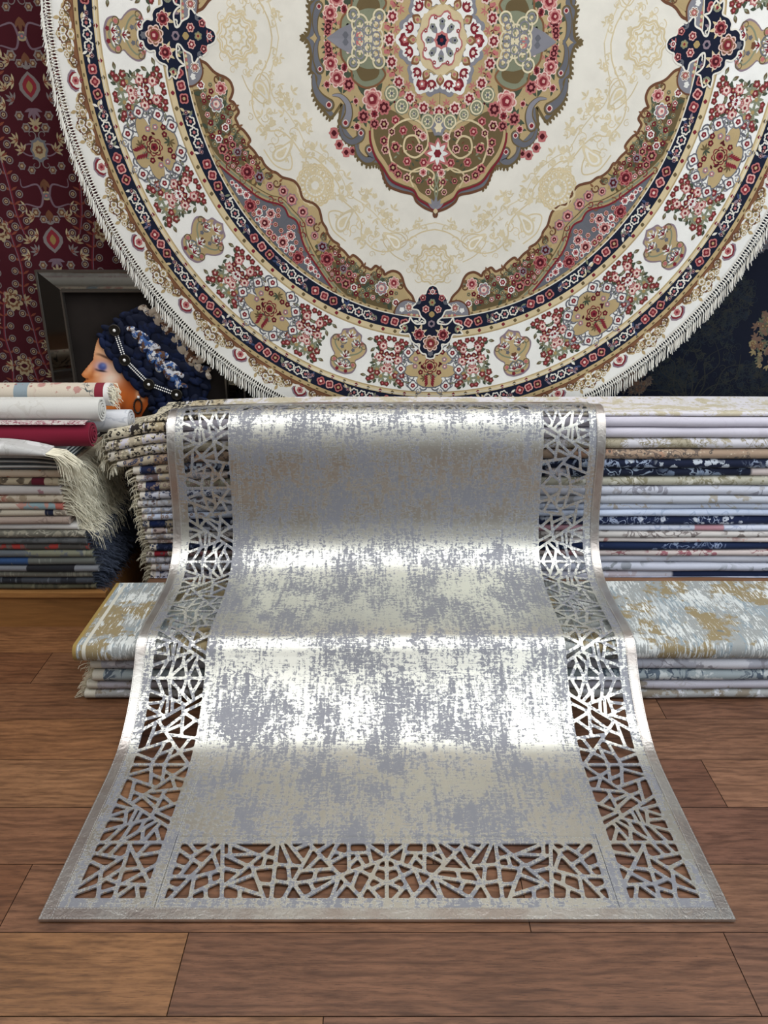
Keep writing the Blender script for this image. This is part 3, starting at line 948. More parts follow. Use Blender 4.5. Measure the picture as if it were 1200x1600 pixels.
# rolled rugs
def rolled(label, x0, x1, y, z, r, th, mat, endmat=None, frin=None, seed=0, tuft=False, bandmat=None, flat=1.0, phase=0.):
    root = empty('rolled_rug', label, 'rug', (x1, y, z - r), 'rolled rugs on the left stack')
    turns = max(1.6, (r - .010) / th)
    N = int(turns * 26)
    t = np.linspace(0, 1, N)
    ang = phase + turns * 2 * pi * t
    rad = .008 + (r - .008) * t
    out = []; inn = []
    for a, q in zip(ang, rad):
        out.append((q * cos(a), q * sin(a) * flat)); inn.append(((q - th * .68) * cos(a), (q - th * .68) * sin(a) * flat))
    loop = out + inn[::-1]
    n = len(loop)
    def seg(name, xa, xb, mt, nseg, dx=0.):
        V = []; F = []; U = []
        rr = random.Random(seed)
        xs = np.linspace(xa, xb, nseg + 1)
        for i, x in enumerate(xs):
            acc = 0; pv = None
            for k, (py, pz) in enumerate(loop):
                if pv: acc += hypot(py - pv[0], pz - pv[1])
                pv = (py, pz)
                tele = dx * (1 - (k if k < N else 2 * N - k) / N) if i == len(xs) - 1 else 0
                V.append((x + tele, y + py, z + pz)); U.append((x - x0, acc))
        for i in range(nseg):
            for k in range(n):
                F.append((i * n + k, (i + 1) * n + k, (i + 1) * n + (k + 1) % n, i * n + (k + 1) % n))
        for base, flip in ((0, True), (nseg * n, False)):
            for k in range(N - 1):
                q = (base + k, base + k + 1, base + n - 2 - k, base + n - 1 - k)
                F.append(q[::-1] if flip else q)
        return make(name, V, F, mt, root, True, uv=U)
    if bandmat:
        seg('rug_body', x0, x1 - .05, mat, 14)
        seg('end_band', x1 - .05, x1 - .018, bandmat[0], 1)
        seg('white_end', x1 - .018, x1, bandmat[1], 2, .006)
    else:
        seg('rug_body', x0, x1, mat, 14, .010)
    if tuft:
        q = MB(); rr = random.Random(seed)
        for k in range(110):
            u = rr.random(); i = int(u * (N - 1))
            a, qd = ang[i], rad[i]
            p = np.array((x1 - .004, y + qd * cos(a), z + qd * sin(a)))
            L = rr.uniform(.012, .03)
            q.tube([p, p + np.array([L * .7, rr.gauss(0, .004), -L * .1]), p + np.array([L, rr.gauss(0, .006), -L * .6])], .0011, 3, False)
        q.build('fringe', M['fringe'], root)
    return root
whit = mat_fold('roll_cloth', '#d8d6cf', [('vine', '#cbc8c0', 10, .4)], 101)
white2 = mat_fold('roll_cloth', '#dcdde0', [('vine', '#bfc2c8', 9, .5)], 102)
redm = mat_fold('roll_cloth', '#7c1830', [('vine', '#b96a6e', 5, .16)], 103)
flor = mat_fold('roll_cloth', '#d6c9b6', [('flower', '#b88a80', 22, .7), ('vine', '#4e5658', 18, .9), ('band', '#8d9aa0', 1.06, .05), ('flower', '#a0605c', 40, .3)], 104)
rolled('wine-red rolled rug with white spiral end, lowest of the rolls', -2.4, -1.022, 2.600, zs1 + .0463, .0455, .0105, redm, seed=1,
       phase=2.2)
rolled('plain white rolled rug lying on top of the wine-red roll', -2.4, -1.005, 2.668, zs1 + .116, .0475, .0095, whit, seed=2, phase=1.2)
rolled('small white rolled rug whose end sticks out farthest right, behind the plain white roll', -2.2, -.934, 2.752, zs1 + .053, .0475, .0095, white2, seed=3, phase=.6)
rolled('cream floral rolled rug with a red band at its end, highest and rearmost roll', -2.4, -.998, 2.772, zs1 + .1475, .046, .0095, flor, seed=4, tuft=True,
       bandmat=(mat_plain('red_band', '#7a1a2c', .9), mat_plain('white_end', '#d9d5d0', .9)), phase=.3)
lace = empty('lace_edged_rug', 'narrow pinkish lace-trimmed rug edge between the white and wine-red rolls', 'rug', (-1.03, 2.59, zs1 + .09))
lm = MB(); V = []; F = []
for i, x in enumerate(np.linspace(-2.4, -1.03, 40)):
    for (y, z) in ((2.6285, zs1 + .0875), (2.606, zs1 + .0935), (2.588, zs1 + .0975), (2.574, zs1 + .0955), (2.562, zs1 + .0885), (2.572, zs1 + .0935), (2.588, zs1 + .0948), (2.606, zs1 + .092)):
        V.append((x, y, z))
for i in range(39):
    for k in range(8): F.append((i * 8 + k, (i + 1) * 8 + k, (i + 1) * 8 + (k + 1) % 8, i * 8 + (k + 1) % 8))
F += [tuple(range(8))[::-1], tuple(39 * 8 + k for k in range(8))]
make('cloth_edge', V, F, mat_fold('lace_cloth', '#c9bfb9', [('leaf', '#8e5560', 90, .8), ('vine', '#a06a74', 60, .8)], 105), lace, True, uv=[(v[0], v[1] + v[2]) for v in V])

# ------------------------------------------------------------------ the round hanging rug
YR = 3.05; RS = .908; RCX, RCZ = at(690, 63, YR)[0], at(690, 63, YR)[2]; ROT = radians(.8); VS = 1.048
A = Art(2.0e-4, 5)
def carpet(px, py):
    """carpet units (right, down) of a point seen at photo pixel px, py on the hanging plane"""
    p = at(px, py, YR); dx, dd = p[0] - RCX, RCZ - p[2]; c, s = cos(ROT), sin(ROT)
    return (dx * c + dd / VS * s) / RS, (-dx * s + dd / VS * c) / RS
def left_polar(px, py):
    x, y = carpet(px, py); return (hypot(x, y), math.degrees(math.atan2(y, -x)))
P_ = lambda r, d: r * np.exp(1j * np.radians(d))       # polar: 0 deg = down along an axis
conj = lambda T: (lambda z: T(np.conj(z)))
def rots(n, off=0., mirror=True):
    out = []
    for k in range(n):
        w = np.exp(1j * (2 * pi * k / n + radians(off)))
        out.append(lambda z, w=w: z * w)
        if mirror: out.append(lambda z, w=w: np.conj(z) * w)
    return out
R_OUT = 1.465
one = [lambda z: z]
A.poly(R_OUT * np.exp(1j * np.linspace(0, 2 * pi, 360, endpoint=False)), 'white', 0)
# concentric bands
A.ring(1.362, 1.378, 'tan', 1); A.ring(1.308, 1.362, 'navy', 1); A.ring(1.292, 1.308, 'sand', 1)
A.ring(1.286, 1.292, 'tan', 1); A.ring(1.064, 1.286, 'white', 1); A.ring(1.058, 1.064, 'tan', 1); A.ring(1.036, 1.058, 'sand', 1)
A.ring(.982, 1.036, 'navy', 1); A.ring(.966, .982, 'tan', 1)
A.ring(1.378, 1.383, 'brown', 2); A.ring(1.3, 1.303, 'cream', 3, 200); A.ring(.978, .982, 'cream', 2)
for r_, n_ in ((1.372, 420), (.973, 330)):
    for k in range(n_):
        if k % 2: A.poly(r_ * np.exp(1j * 2 * pi * (k + np.array([0, .55, .55, 0])) / n_) + np.array([0, 0, 1, 1]) * 0 + np.exp(1j * 2 * pi * k / n_) * np.array([-.003, -.003, .003, .003]), 'olive', 2)
for r_, n_ in ((1.300, 150), (1.047, 126)):
    for k in range(n_):
        z = r_ * np.exp(2j * pi * k / n_)
        A.lobed(z, .0085, 4, .2, ('red', 'olive')[k % 2], 2, 0, 8)
# flowers along the navy bands: groups of three roses, groups of white starry flowers, leaves between
for r_, per, w in ((1.335, 28, .021), (1.009, 20, .021)):
    for k in range(per):
        a0 = 2 * pi * (k + .5) / per; d = 2 * pi / per
        for i in (-1, 0, 1):
            A.floret(r_ * np.exp(1j * (a0 + i * d * .135)), w * .95, 2, (('rose', 'red', 'blush'), ('pink', 'red', 'rose'), ('rose', 'wine', 'tan'))[i + 1], 4)
            A.floret(r_ * np.exp(1j * (a0 + d * .5 + i * d * .12)), w * .95, 2, ('cream', 'navy', 'rose'), 6)
        for i in (-.33, -.27, .27, .33):
            for q in range(3):
                z = (r_ + A.r.uniform(-.012, .012)) * np.exp(1j * (a0 + i * d))
                A.leaf(z, .024, A.r.uniform(0, 6), A.r.choice(['cream', 'sage', 'lilac', 'blue', 'sand']), 2, .4)
            A.floret((r_ + A.r.uniform(-.01, .01)) * np.exp(1j * (a0 + i * d * 1.03)), .009, 3, ('lilac', 'wine', 'pink'), 4)

# outer fringe of scrolls between the navy band and the plain white rim (30 repeats)
A.Ts = rots(30, 0)
d = 6.0
A.poly([P_(1.382, 0), P_(1.390, 0), P_(1.395, 1.5), P_(1.388, 2.6), P_(1.398, 3.4), P_(1.390, 4.6), P_(1.397, 6), P_(1.382, 6)], 'rust', 1)
A.poly([P_(1.40, 0), P_(1.442, 0), P_(1.434, .9), P_(1.418, 1.5), P_(1.404, 1.35)], 'lilac', 2)
A.poly([P_(1.395, 0), P_(1.436, 0), P_(1.428, .75), P_(1.415, 1.2), P_(1.40, 1.1)], 'red', 3)
A.poly([P_(1.385, 0), P_(1.429, 0), P_(1.421, .6), P_(1.409, .95), P_(1.392, 1.0)], 'cream', 4)
A.lobed(P_(1.408, 0), .015, 6, .3, 'rose', 5, 0, 18); A.lobed(P_(1.408, 0), .007, 5, .3, 'red', 6, 0, 10)
A.fan(P_(1.392, 0), .016, pi, 3, 2.2, 'red', 5, .4)
for z, r in ((P_(1.425, 5.5), .021), (P_(1.410, 4.2), .018), (P_(1.398, 6), .020), (P_(1.403, 2.7), .017), (P_(1.441, 6), .014), (P_(1.428, 4.6), .012), (P_(1.422, 3.4), .012)):
    A.lobed(z, r, 6, .28, ('tan', 'brown')[int(r * 1000) % 2], 2, 0, 24); A.lobed(z, r * .66, 6, .3, 'white', 3, 0, 18); A.lobed(z, r * .42, 6, .3, 'tan', 4, 0, 18); A.lobed(z, r * .18, 5, .3, 'olive', 5, 0, 10)
for z, a in ((P_(1.41, 2.0), 1.0), (P_(1.403, 3.3), .5), (P_(1.425, 4.9), 1.2), (P_(1.432, 3.9), .2), (P_(1.40, 5.0), -.6), (P_(1.415, 3.0), .9), (P_(1.398, 1.6), .7)):
    A.leaf(z, .026, a, 'tan', 2, .5); A.leaf(z, .017, a + 1.5, 'olive', 3, .5)
A.scroll(P_(1.404, 3.0), .018, 1.4, .006, 'brown', 4); A.scroll(P_(1.40, 4.9), .015, 2.4, .005, 'rust', 4, 1.3, -1)

# broad white band: ten large lobed cartouches
A.Ts = rots(10, 0, True)
zc = 1.168
for q, c, l in ((1.0, 'smoke', 3), (.955, 'tan', 4)):
    pts = [P_(1.270, 0), P_(1.268, 1.2), P_(1.258, 2.3), P_(1.240, 2.7), P_(1.226, 2.5), P_(1.226, 4.0), P_(1.216, 5.2), P_(1.197, 5.5), P_(1.180, 4.8), P_(1.170, 3.6), P_(1.158, 4.6), P_(1.142, 5.0), P_(1.124, 4.4), P_(1.113, 2.9), P_(1.104, 2.6), P_(1.090, 2.0), P_(1.082, .9), P_(1.080, 0)]
    pts = zc + (curve(pts, 5) - zc) * q
    A.poly(np.concatenate([pts, np.conj(pts[::-1][1:-1])]), c, l)
for (r, a) in ((1.262, 3.3), (1.197, 6.1), (1.125, 4.9), (1.085, 2.4)):
    z = P_(r, a); A.lobed(z, .025, 4, .3, 'smoke', 5, 0, 20); A.lobed(z, .019, 4, .3, 'white', 6, 0, 20); A.lobed(z, .011, 5, .3, 'red', 7, 0, 15); A.lobed(z, .004, 4, .2, 'pink', 8, 0, 6)
for (r, a, an, sg) in ((1.245, 4.2, .6, 1), (1.225, 5.6, 2.2, -1), (1.16, 5.7, .4, 1), (1.145, 4.9, 2.0, -1), (1.10, 4.0, .8, 1), (1.27, 1.9, 1.2, -1)):
    A.scroll(P_(r, a), .019, an, .007, 'smoke', 3, 1.5, sg); A.scroll(P_(r, a), .015, an + 2.4, .006, 'grey', 4, 1.3, -sg)
A.Ts = rots(10, 0, False)
A.rose(zc + .01, .034, 6, ('red', 'tan', 'red', 'wine'))
for s_g in (1, -1):
    for k, (dx, dy) in enumerate(((-.045, .028), (-.055, .0), (-.05, .052), (.035, .04), (.045, .0), (.06, .02), (-.02, .062), (.01, .065))):
        z = zc + dx + 1j * dy * s_g
        if k in (0, 2, 3): A.floret(z, .0115, 6, ('wine', 'red', 'tan'), 5)
        elif k in (6, 7): A.floret(z, .012, 6, ('grey', 'rose', 'white'), 5)
        else: A.fan(z, .026, A.r.uniform(0, 6), 4, 2.2, A.r.choice(['olive', 'sage', 'green']), 6)
    for k in range(5): A.leaf(zc + .045 + .008 * k + 1j * s_g * .006, .024, s_g * (1.0 - .1 * k), 'red', 7, .35)
    for k in range(3): A.leaf(zc - .01 + .012 * k + 1j * s_g * .038, .018, s_g * .8 + k, 'wine', 7, .5)
# ... and ten taller olive cartouches between them
A.Ts = rots(10, 18, True)
zc = 1.17
for q, c, l in ((1.06, 'lilac', 3), (.97, 'tan', 4)):
    pts = [P_(1.268, 0), P_(1.266, 1.0), P_(1.252, 2.2), P_(1.225, 2.6), P_(1.205, 2.2), P_(1.19, 2.9), P_(1.172, 3.6), P_(1.15, 3.9), P_(1.13, 3.3), P_(1.12, 2.3), P_(1.10, 2.1), P_(1.09, 1.0), P_(1.078, 0)]
    pts = zc + (curve(pts, 5) - zc) * q
    A.poly(np.concatenate([pts, np.conj(pts[::-1][1:-1])]), c, l)
for (r, a) in ((1.237, 1.4), (1.15, 2.4)):
    A.scroll(P_(r, a), .022, 1.2, .006, 'smoke', 6, 1.6); A.scroll(P_(r, a), .018, -1.0, .005, 'olive', 6, 1.4, -1)
A.stroke(curve([P_(1.255, 0), P_(1.24, 1.8), P_(1.215, .8), P_(1.195, .5), P_(1.175, 2.2), P_(1.15, 3.0), P_(1.13, 1.2)], 6), .006, 'sage', 5)
for (r, a) in ((1.12, .0), (1.145, 1.6), (1.205, .0), (1.245, .6)):
    A.fan(P_(r, a), .034, pi, 5, 2.4, 'white', 6, .25); A.fan(P_(r, a), .022, pi, 3, 1.4, 'red', 7, .3)
for (r, a, c) in ((1.258, .9, 'red'), (1.165, 1.2, 'smoke'), (1.225, 2.0, 'rose'), (1.18, .2, 'brown'), (1.10, 1.1, 'lilac'), (1.13, 2.7, 'rose')):
    A.lobed(P_(r, a), .0095, 5, .3, c, 6, 0, 10)
# sprays of berries, rosebuds and leaves filling the white band
A.Ts = rots(20, 0, True)
rs = random.Random(77)
for (r, a, c) in ((1.09, 5.6, 'b'), (1.083, 6.7, 'b'), (1.098, 7.5, 'b'), (1.108, 6.4, 'b'), (1.08, 8.4, 'b'), (1.115, 7.4, 'f'), (1.125, 8.6, 'l'), (1.14, 6.7, 'l'), (1.15, 7.8, 'b2'), (1.165, 8.7, 'q'),
                  (1.165, 6.9, 'f'), (1.185, 7.6, 'l'), (1.19, 6.3, 'l'), (1.205, 8.4, 'f'), (1.215, 7.0, 'o'), (1.235, 6.4, 'r3'), (1.24, 8.0, 'o'), (1.255, 7.2, 'l'), (1.262, 5.6, 'b'), (1.268, 8.6, 'b'), (1.27, 6.5, 'l'),
                  (1.095, 4.9, 'l'), (1.212, 5.6, 'l'), (1.128, 5.7, 'l'), (1.175, 5.5, 'l'), (1.25, 5.1, 'l')):
    z = P_(r, a)
    if c == 'b': A.floret(z, .0125, 3, ('brown', 'red', 'rose'), 5)
    elif c == 'b2':
        for q in range(3): A.floret(z + .014 * np.exp(2.1j * q), .012, 3, ('wine', 'red', 'tan'), 4)
    elif c == 'r3':
        for q in range(3): A.floret(z + .017 * np.exp(2.1j * q), .016, 3, ('brown', 'red', 'pink'), 5)
    elif c == 'f': A.floret(z, .020, 3, ('rose', 'blush', 'red'), 6); A.fan(z, .03, rs.uniform(0, 6), 3, 2, 'olive', 2)
    elif c == 'q':
        for q in range(4): A.leaf(z, .028, q * pi / 2 + .4, 'rose', 3, .5); A.leaf(z, .02, q * pi / 2 + .4, 'white', 4, .5)
        A.lobed(z, .006, 4, 0, 'red', 5, 0, 6)
    elif c == 'o': A.fan(z, .032, rs.uniform(0, 6), 5, 3.5, 'sage', 3, .4); A.lobed(z, .009, 5, .3, 'gold', 4, 0, 10)
    else:
        a_ = rs.uniform(0, 6); A.leaf(z, .028, a_, 'olive', 3, .5); A.leaf(z, .018, a_, 'sage', 4, .4); A.leaf(z, .024, a_ + 2.2, 'green', 3, .5)
A.stroke(curve([P_(1.09, 5.2), P_(1.115, 6.2), P_(1.14, 7.3), P_(1.18, 7.6), P_(1.22, 6.9), P_(1.26, 6.0)], 6), .0035, 'olive', 2)
A.stroke(curve([P_(1.14, 7.3), P_(1.165, 8.7), P_(1.21, 8.5)], 6), .0035, 'olive', 2)

# inside the inner navy band: scalloped garden border around the cream field (eight-fold)
A.Ts = one
bd = [(.94, 0), (.94, 2.5), (.928, 4.4)] + [left_polar(*q) for q in ((322, 99), (333, 111), (342, 117), (352, 121), (360, 128), (364, 140), (362, 150), (359, 157), (365, 160), (371, 170), (373, 176), (368, 184), (371, 192), (374, 199), (380, 203),
     (388, 213), (391, 220), (388, 226), (397, 236), (404, 246), (408, 247), (414, 258), (424, 267), (432, 270), (441, 277), (452, 280), (461, 284), (468, 294), (471, 305), (482, 312), (490, 318))]
bd = [q for q in bd if q[1] < 44.5]
bd = sorted(bd, key=lambda q: q[1]); bd.append((bd[-1][0] + .004, 45))
cur = []
for k in range(4):
    seg = bd if True else bd
    cur += [P_(r, a + 90 * k) for r, a in seg[:-1]] + [P_(r, 90 - a + 90 * k) for r, a in seg[::-1][:-1]]
bcur = curve(cur, 4, True)
A.ring(.70, .967, 'olive', 1, 300)
A.poly(bcur, 'cream', 5)
A.stroke(bcur, .010, 'brown', 6, closed=True)
A.strip(bcur * 1.004, bcur * 1.026, 'tan', 4, True)
A.Ts = rots(4, 0, True) ; A.Ts = A.Ts + [conj(T) for T in []]
dih = []
for k in range(4):
    w = np.exp(1j * pi / 2 * k)
    dih += [lambda z, w=w: z * w, lambda z, w=w: np.conj(z) * w]
A.Ts = dih                                  # wedge -45..45 mirrored at the axes
half = dih + []
full8 = []
for k in range(4):
    w = np.exp(1j * pi / 2 * k); w2 = np.exp(1j * (pi / 2 * k + pi / 2))
    full8 += [lambda z, w=w: z * w, lambda z, w=w: np.conj(z) * w]
A.Ts = full8
# curls on the edge of the field
for (r, a) in ((.822, 16.2), (.832, 20.8), (.826, 25.2), (.815, 30.0), (.800, 34.6), (.79, 37.6), (.852, 9.6)):
    A.scroll(P_(r, a), .017, radians(a) + pi * .8, .007, 'brown', 7, 1.2, -1)
    A.leaf(P_(r + .004, a - .5), .02, radians(a) + pi, 'rust', 7, .4)
# gold sash crossing from the navy band to the diagonal
sash = curve([P_(.966, 21.5), P_(.952, 24.5), P_(.928, 28), P_(.898, 32), P_(.872, 35.5), P_(.850, 38.2), P_(.822, 40.8), P_(.818, 45)], 8)
sash2 = curve([P_(.966, 26.0), P_(.945, 28.8), P_(.918, 32.6), P_(.898, 36), P_(.876, 38.6), P_(.846, 41.2), P_(.838, 43), P_(.848, 45)], 8)
A.strip(sash, sash2, 'tan', 5)
A.stroke(sash2, .007, 'red', 7); A.stroke((sash + sash2) / 2, .008, 'sage', 6); A.stroke(sash, .004, 'olive', 6)
grey = np.concatenate([sash2, [P_(.966, 45), P_(.966, 40), P_(.966, 35), P_(.966, 30)]])
A.poly(grey, 'smoke', 3)
gold2 = np.concatenate([curve([P_(r, a) for r, a in bd[-9:]], 4) * 1.006, sash[::-1][:28]])
A.poly(gold2, 'tan', 4)
for k in range(8):
    A.scroll((sash * .6 + sash2 * .4)[6 + k * 6], .014, A.r.uniform(0, 6), .005, ('rust', 'red')[k % 2], 7, 1.2, (-1) ** k)
# roses: olive garden (near the axes) and grey panel (on the diagonals)
r2 = random.Random(31)
def field_r(a): return np.interp(a, [x[1] for x in bd], [x[0] for x in bd])
def sash_r(a): return np.interp(a, [21.5, 24.5, 28, 32, 35.5, 38.2, 40.8, 45], [.966, .952, .928, .898, .872, .850, .822, .815])
def sash2_r(a): return np.interp(a, [26, 28.8, 32.6, 36, 38.6, 41.2, 45], [.966, .945, .918, .898, .876, .846, .845])
for k in range(260):
    a = r2.uniform(9.2, 34); lo = field_r(a) * 1.03; hi = min(.955, sash_r(a) - .012)
    if hi - lo < .012: continue
    r = r2.uniform(lo, hi); z = P_(r, a)
    A.leaf(z, r2.uniform(.018, .034), r2.uniform(0, 6), r2.choice(['green', 'sage', 'brown', 'gold', 'olive', 'green']), 5, .5)
placed = []
def try_place(r, a, rad):
    z = P_(r, a)
    for q, rr in placed:
        if abs(q - z) < (rr + rad) * .86: return False
    placed.append((z, rad)); return True
for k in range(1800):
    a = r2.uniform(9.5, 34); rad = r2.choice([.030, .025, .021, .016, .011, .009])
    lo = field_r(a) * 1.022 + rad * .75; hi = min(.958, sash_r(a) - .006) - rad * .75
    if hi < lo: continue
    r = r2.uniform(lo, hi)
    if try_place(r, a, rad):
        z = P_(r, a)
        if rad > .024: A.rose(z, rad, 7, r2.choice([('blush', 'rose', 'red', 'pink'), ('rose', 'red', 'wine', 'rose'), ('white', 'grey', 'blush', 'rose'), ('pink', 'brown', 'red', 'blush')]))
        elif rad > .015: A.floret(z, rad, 7, r2.choice([('blush', 'rose', 'red'), ('rose', 'wine', 'tan'), ('white', 'red', 'pink'), ('lilac', 'wine', 'grey')]), 6)
        else: A.floret(z, rad, 7, r2.choice([('red', 'wine', 'tan'), ('pink', 'red', 'white'), ('sage', 'olive', 'tan')]), 5)
placed = []
for k in range(1500):
    a = r2.uniform(27.5, 44.5); rad = r2.choice([.030, .027, .021, .016, .010])
    lo = sash2_r(a) + rad * .8 + .008; hi = .960 - rad * .7
    if hi < lo: continue
    r = r2.uniform(lo, hi)
    if a > 33 and r < .885 and rad > .012: continue
    if try_place(r, a, rad):
        z = P_(r, a)
        A.fan(z, rad * 1.5, r2.uniform(0, 6), 3, 2.6, r2.choice(['rose', 'green', 'rose', 'olive']), 5, .4)
        if rad > .02: A.rose(z, rad, 7, r2.choice([('blush', 'rose', 'red', 'pink'), ('white', 'rose', 'wine', 'pink'), ('rose', 'red', 'wine', 'rose')]))
        else: A.floret(z, rad, 7, r2.choice([('white', 'rose', 'red'), ('pink', 'red', 'tan')]), 6)
# gold corner roses beside the field
for (r, a, rad) in ((.800, 39.6, .022), (.795, 42.8, .024), (.832, 36.4, .017)):
    A.rose(P_(r, a), rad, 8, ('lilac', 'rose', 'wine', 'pink'))
# grey half rounds beside the navy crosses
gl = curve([.968 + .02j, .945 + .05j, .922 + .062j, .912 + .09j, .910 + .115j, .922 + .140j, .945 + .156j, .966 + .160j], 5)
A.strip(gl, np.full(len(gl), .966 + .09j), 'grey', 7); A.stroke(gl[8:], .006, 'brown', 8)
A.poly(curve([P_(.966, 7.2), P_(.945, 7.2), P_(.915, 6.4), P_(.88, 7.9), P_(.86, 10), P_(.87, 12), P_(.90, 12.5), P_(.93, 10.5), P_(.966, 10.2)], 5), 'tan', 6)
A.rose(.938 + .098j, .019, 8, ('white', 'rust', 'rose', 'blush')); A.lobed(.948 + .128j, .012, 5, .4, 'white', 8, 0, 12)
for k in range(7): A.lobed(P_(.972, 1.6 + k * .7), .006, 4, .2, ('rose', 'sand')[k % 2], 8, 0, 8)
# navy crosses on the four axes
cross = [.850 + 0j, .856 + .016j, .872 + .026j, .884 + .030j, .886 + .046j, .900 + .060j, .922 + .068j, .936 + .084j, .946 + .080j, .950 + .058j, .974 + .046j, .988 + .029j, 1.000 + .027j, 1.004 + .044j, 1.004 + .066j, .992 + .082j, .978 + .092j,
         .996 + .098j, 1.004 + .118j, 1.014 + .136j, 1.028 + .126j, 1.042 + .136j, 1.046 + .112j, 1.046 + .094j, 1.072 + .084j, 1.086 + .066j, 1.086 + .048j, 1.106 + .050j, 1.124 + .036j, 1.128 + .020j, 1.142 + .016j, 1.146 + 0j]
cc = curve(cross, 3); cc = np.concatenate([cc, np.conj(cc[::-1][1:-1])])
A.Ts = rots(4, 0, False)
zm = .98
for q, c, l in ((.0075, 'cream', 8), (.0, 'navy', 9)):
    dn = np.gradient(cc); nn = -1j * dn / np.abs(dn)
    if q: A.stroke(cc, .006, c, 10, closed=True)
    else: A.poly(cc, c, l)
A.rose(1.082 + 0j, .036, 11, ('blush', 'rust', 'red', 'pink')); A.lobed(1.124 + 0j, .014, 6, .3, 'smoke', 10, 0, 12)
for sg in (1, -1):
    z = 1.046 + .052j * sg; A.fan(z, .044, 3.4 * sg, 5, 3.2, 'sand', 10); A.rose(z, .027, 11, ('blush', 'red', 'wine', 'rose'))
    A.lobed(1.022 + .114j * sg, .015, 5, .35, 'sand', 10, 0, 12); A.lobed(1.022 + .114j * sg, .007, 5, .35, 'red', 11, 0, 8); A.fan(1.02 + .10j * sg, .03, 1.4 * sg, 3, 1.6, 'sage', 10)
    A.floret(.945 + .026j * sg, .016, 11, ('pink', 'red', 'blush'), 6); A.floret(.900 + .040j * sg, .014, 11, ('rose', 'wine', 'pink'), 5)
    A.fan(.925 + .052j * sg, .024, 2.6 * sg, 3, 1.6, 'smoke', 10)
A.floret(.918 + 0j, .015, 11, ('sage', 'gold', 'red'), 6); A.fan(.884 + 0j, .026, pi, 5, 3, 'rose', 10); A.floret(.876 + 0j, .011, 11, ('white', 'red', 'pink'), 5)
A.lobed(1.003 + 0j, .016, 6, .2, 'lilac', 10, 0, 14); A.lobed(1.003 + 0j, .008, 6, .2, 'navy', 11, 0, 10); A.lobed(.965 + 0j, .013, 4, .2, 'gold', 10, 0, 10)

# pale ornaments woven into the cream field
A.Ts = full8
G1, G2 = hexc('#d3c29c'), hexc('#d6c8a6')
G1 = tuple(G1); 
for z, R in ((.775 + 0j, .070), (P_(.690, 45), .070)):
    for q, w in ((1, .007), (.86, .004), (.60, .005), (.32, .005)):
        t = np.linspace(0, 2 * pi, 60, endpoint=False)
        A.stroke(z + R * q * (1 + .07 * np.cos(10 * t)) * np.exp(1j * t), w, G1, 6, closed=True)
    for k in range(10):
        A.leaf(z + R * .62 * np.exp(2j * pi * k / 10), R * .25, 2 * pi * k / 10, G1, 6, .6); A.leaf(z + R * .2 * np.exp(2j * pi * k / 10), R * .3, 2 * pi * k / 10, G2, 6, .5)
A.stroke(curve([P_(.64, 0), P_(.655, 5), P_(.70, 10), P_(.745, 14), P_(.76, 19), P_(.735, 24), P_(.69, 26), P_(.665, 30), P_(.655, 36), P_(.625, 39), P_(.615, 45)], 10), .005, G1, 6)
A.stroke(curve([P_(.615, 0), P_(.63, 5), P_(.665, 11), P_(.67, 17), P_(.64, 22), P_(.625, 28), P_(.625, 34), P_(.60, 39), P_(.585, 45)], 10), .004, G2, 6)
A.stroke(curve([P_(.77, 9), P_(.755, 13), P_(.72, 17), P_(.685, 16), P_(.675, 12), P_(.70, 9.5), P_(.725, 11)], 8), .004, G1, 6)
A.stroke(curve([P_(.78, 28), P_(.77, 33), P_(.73, 36.5), P_(.70, 34), P_(.705, 30), P_(.74, 29)], 8), .005, G1, 6)
A.paisley(P_(.73, 31.5), .085, radians(200), (G2, 'cream', G2), 6); A.paisley(P_(.71, 13), .075, radians(150), (G2, 'cream', G2), 6, -1)
r3 = random.Random(12)
for k in range(110):
    a = r3.uniform(1.5, 44.5); lo = np.interp(a, [0, 20, 45], [.63, .58, .56]); hi = field_r(a) * .965 - .02
    z = P_(r3.uniform(lo, hi), a); q = r3.random()
    if q < .45: A.fan(z, r3.uniform(.015, .03), r3.uniform(0, 6), 3, 2.2, G2, 6, .35)
    elif q < .7: A.lobed(z, r3.uniform(.008, .015), 5, .4, G2, 6, 0, 12)
    else: A.scroll(z, r3.uniform(.012, .022), r3.uniform(0, 6), .0035, G1, 6, 1.3, r3.choice([1, -1]))

# central medallion (mirrored left-right and up-down); drawn with x right, y down around the centre
toax = lambda z: np.conj(-1j * z) * 1.0      # picture x + i*y(down) -> axis frame with 0 deg = down
def MX(z): return z.imag + 1j * z.real
MT = [lambda z: MX(z), lambda z: MX(-np.conj(z)), lambda z: MX(np.conj(z)), lambda z: MX(-z)]
A.Ts = MT
def U(px, py):
    x, y = carpet(px, py); return (0 if px == 690 else -x) + 1j * (0 if py == 60 else y)
edge = [U(474, 60), U(482, 67), U(486, 88), U(485, 109), U(494, 122), U(490, 142), U(496, 160), U(506, 173), U(517, 184), U(527, 172), U(534, 163), U(530, 190), U(533, 206), U(544, 221), U(555, 228), U(557, 243), U(573, 257), U(586, 256), U(595, 261), U(600, 278), U(608, 291), U(626, 299), U(645, 304), U(651, 315), U(664, 325), U(682, 333), U(690, 340)]
ec = curve(edge, 5)
A.poly(np.concatenate([[0], ec]), 'smoke', 7)
inn = ec * .955
A.poly(np.concatenate([[0], inn]), 'tan', 8)
A.stroke(ec, .010, 'olive', 8)
A.stroke(ec[int(len(ec) * .68):], .009, 'brown', 9)
for k in range(0, len(ec) - 30, 2):
    A.leaf(ec[k], .017, np.angle(ec[k] - ec[k] * .5) + .5, 'olive', 7, .6)
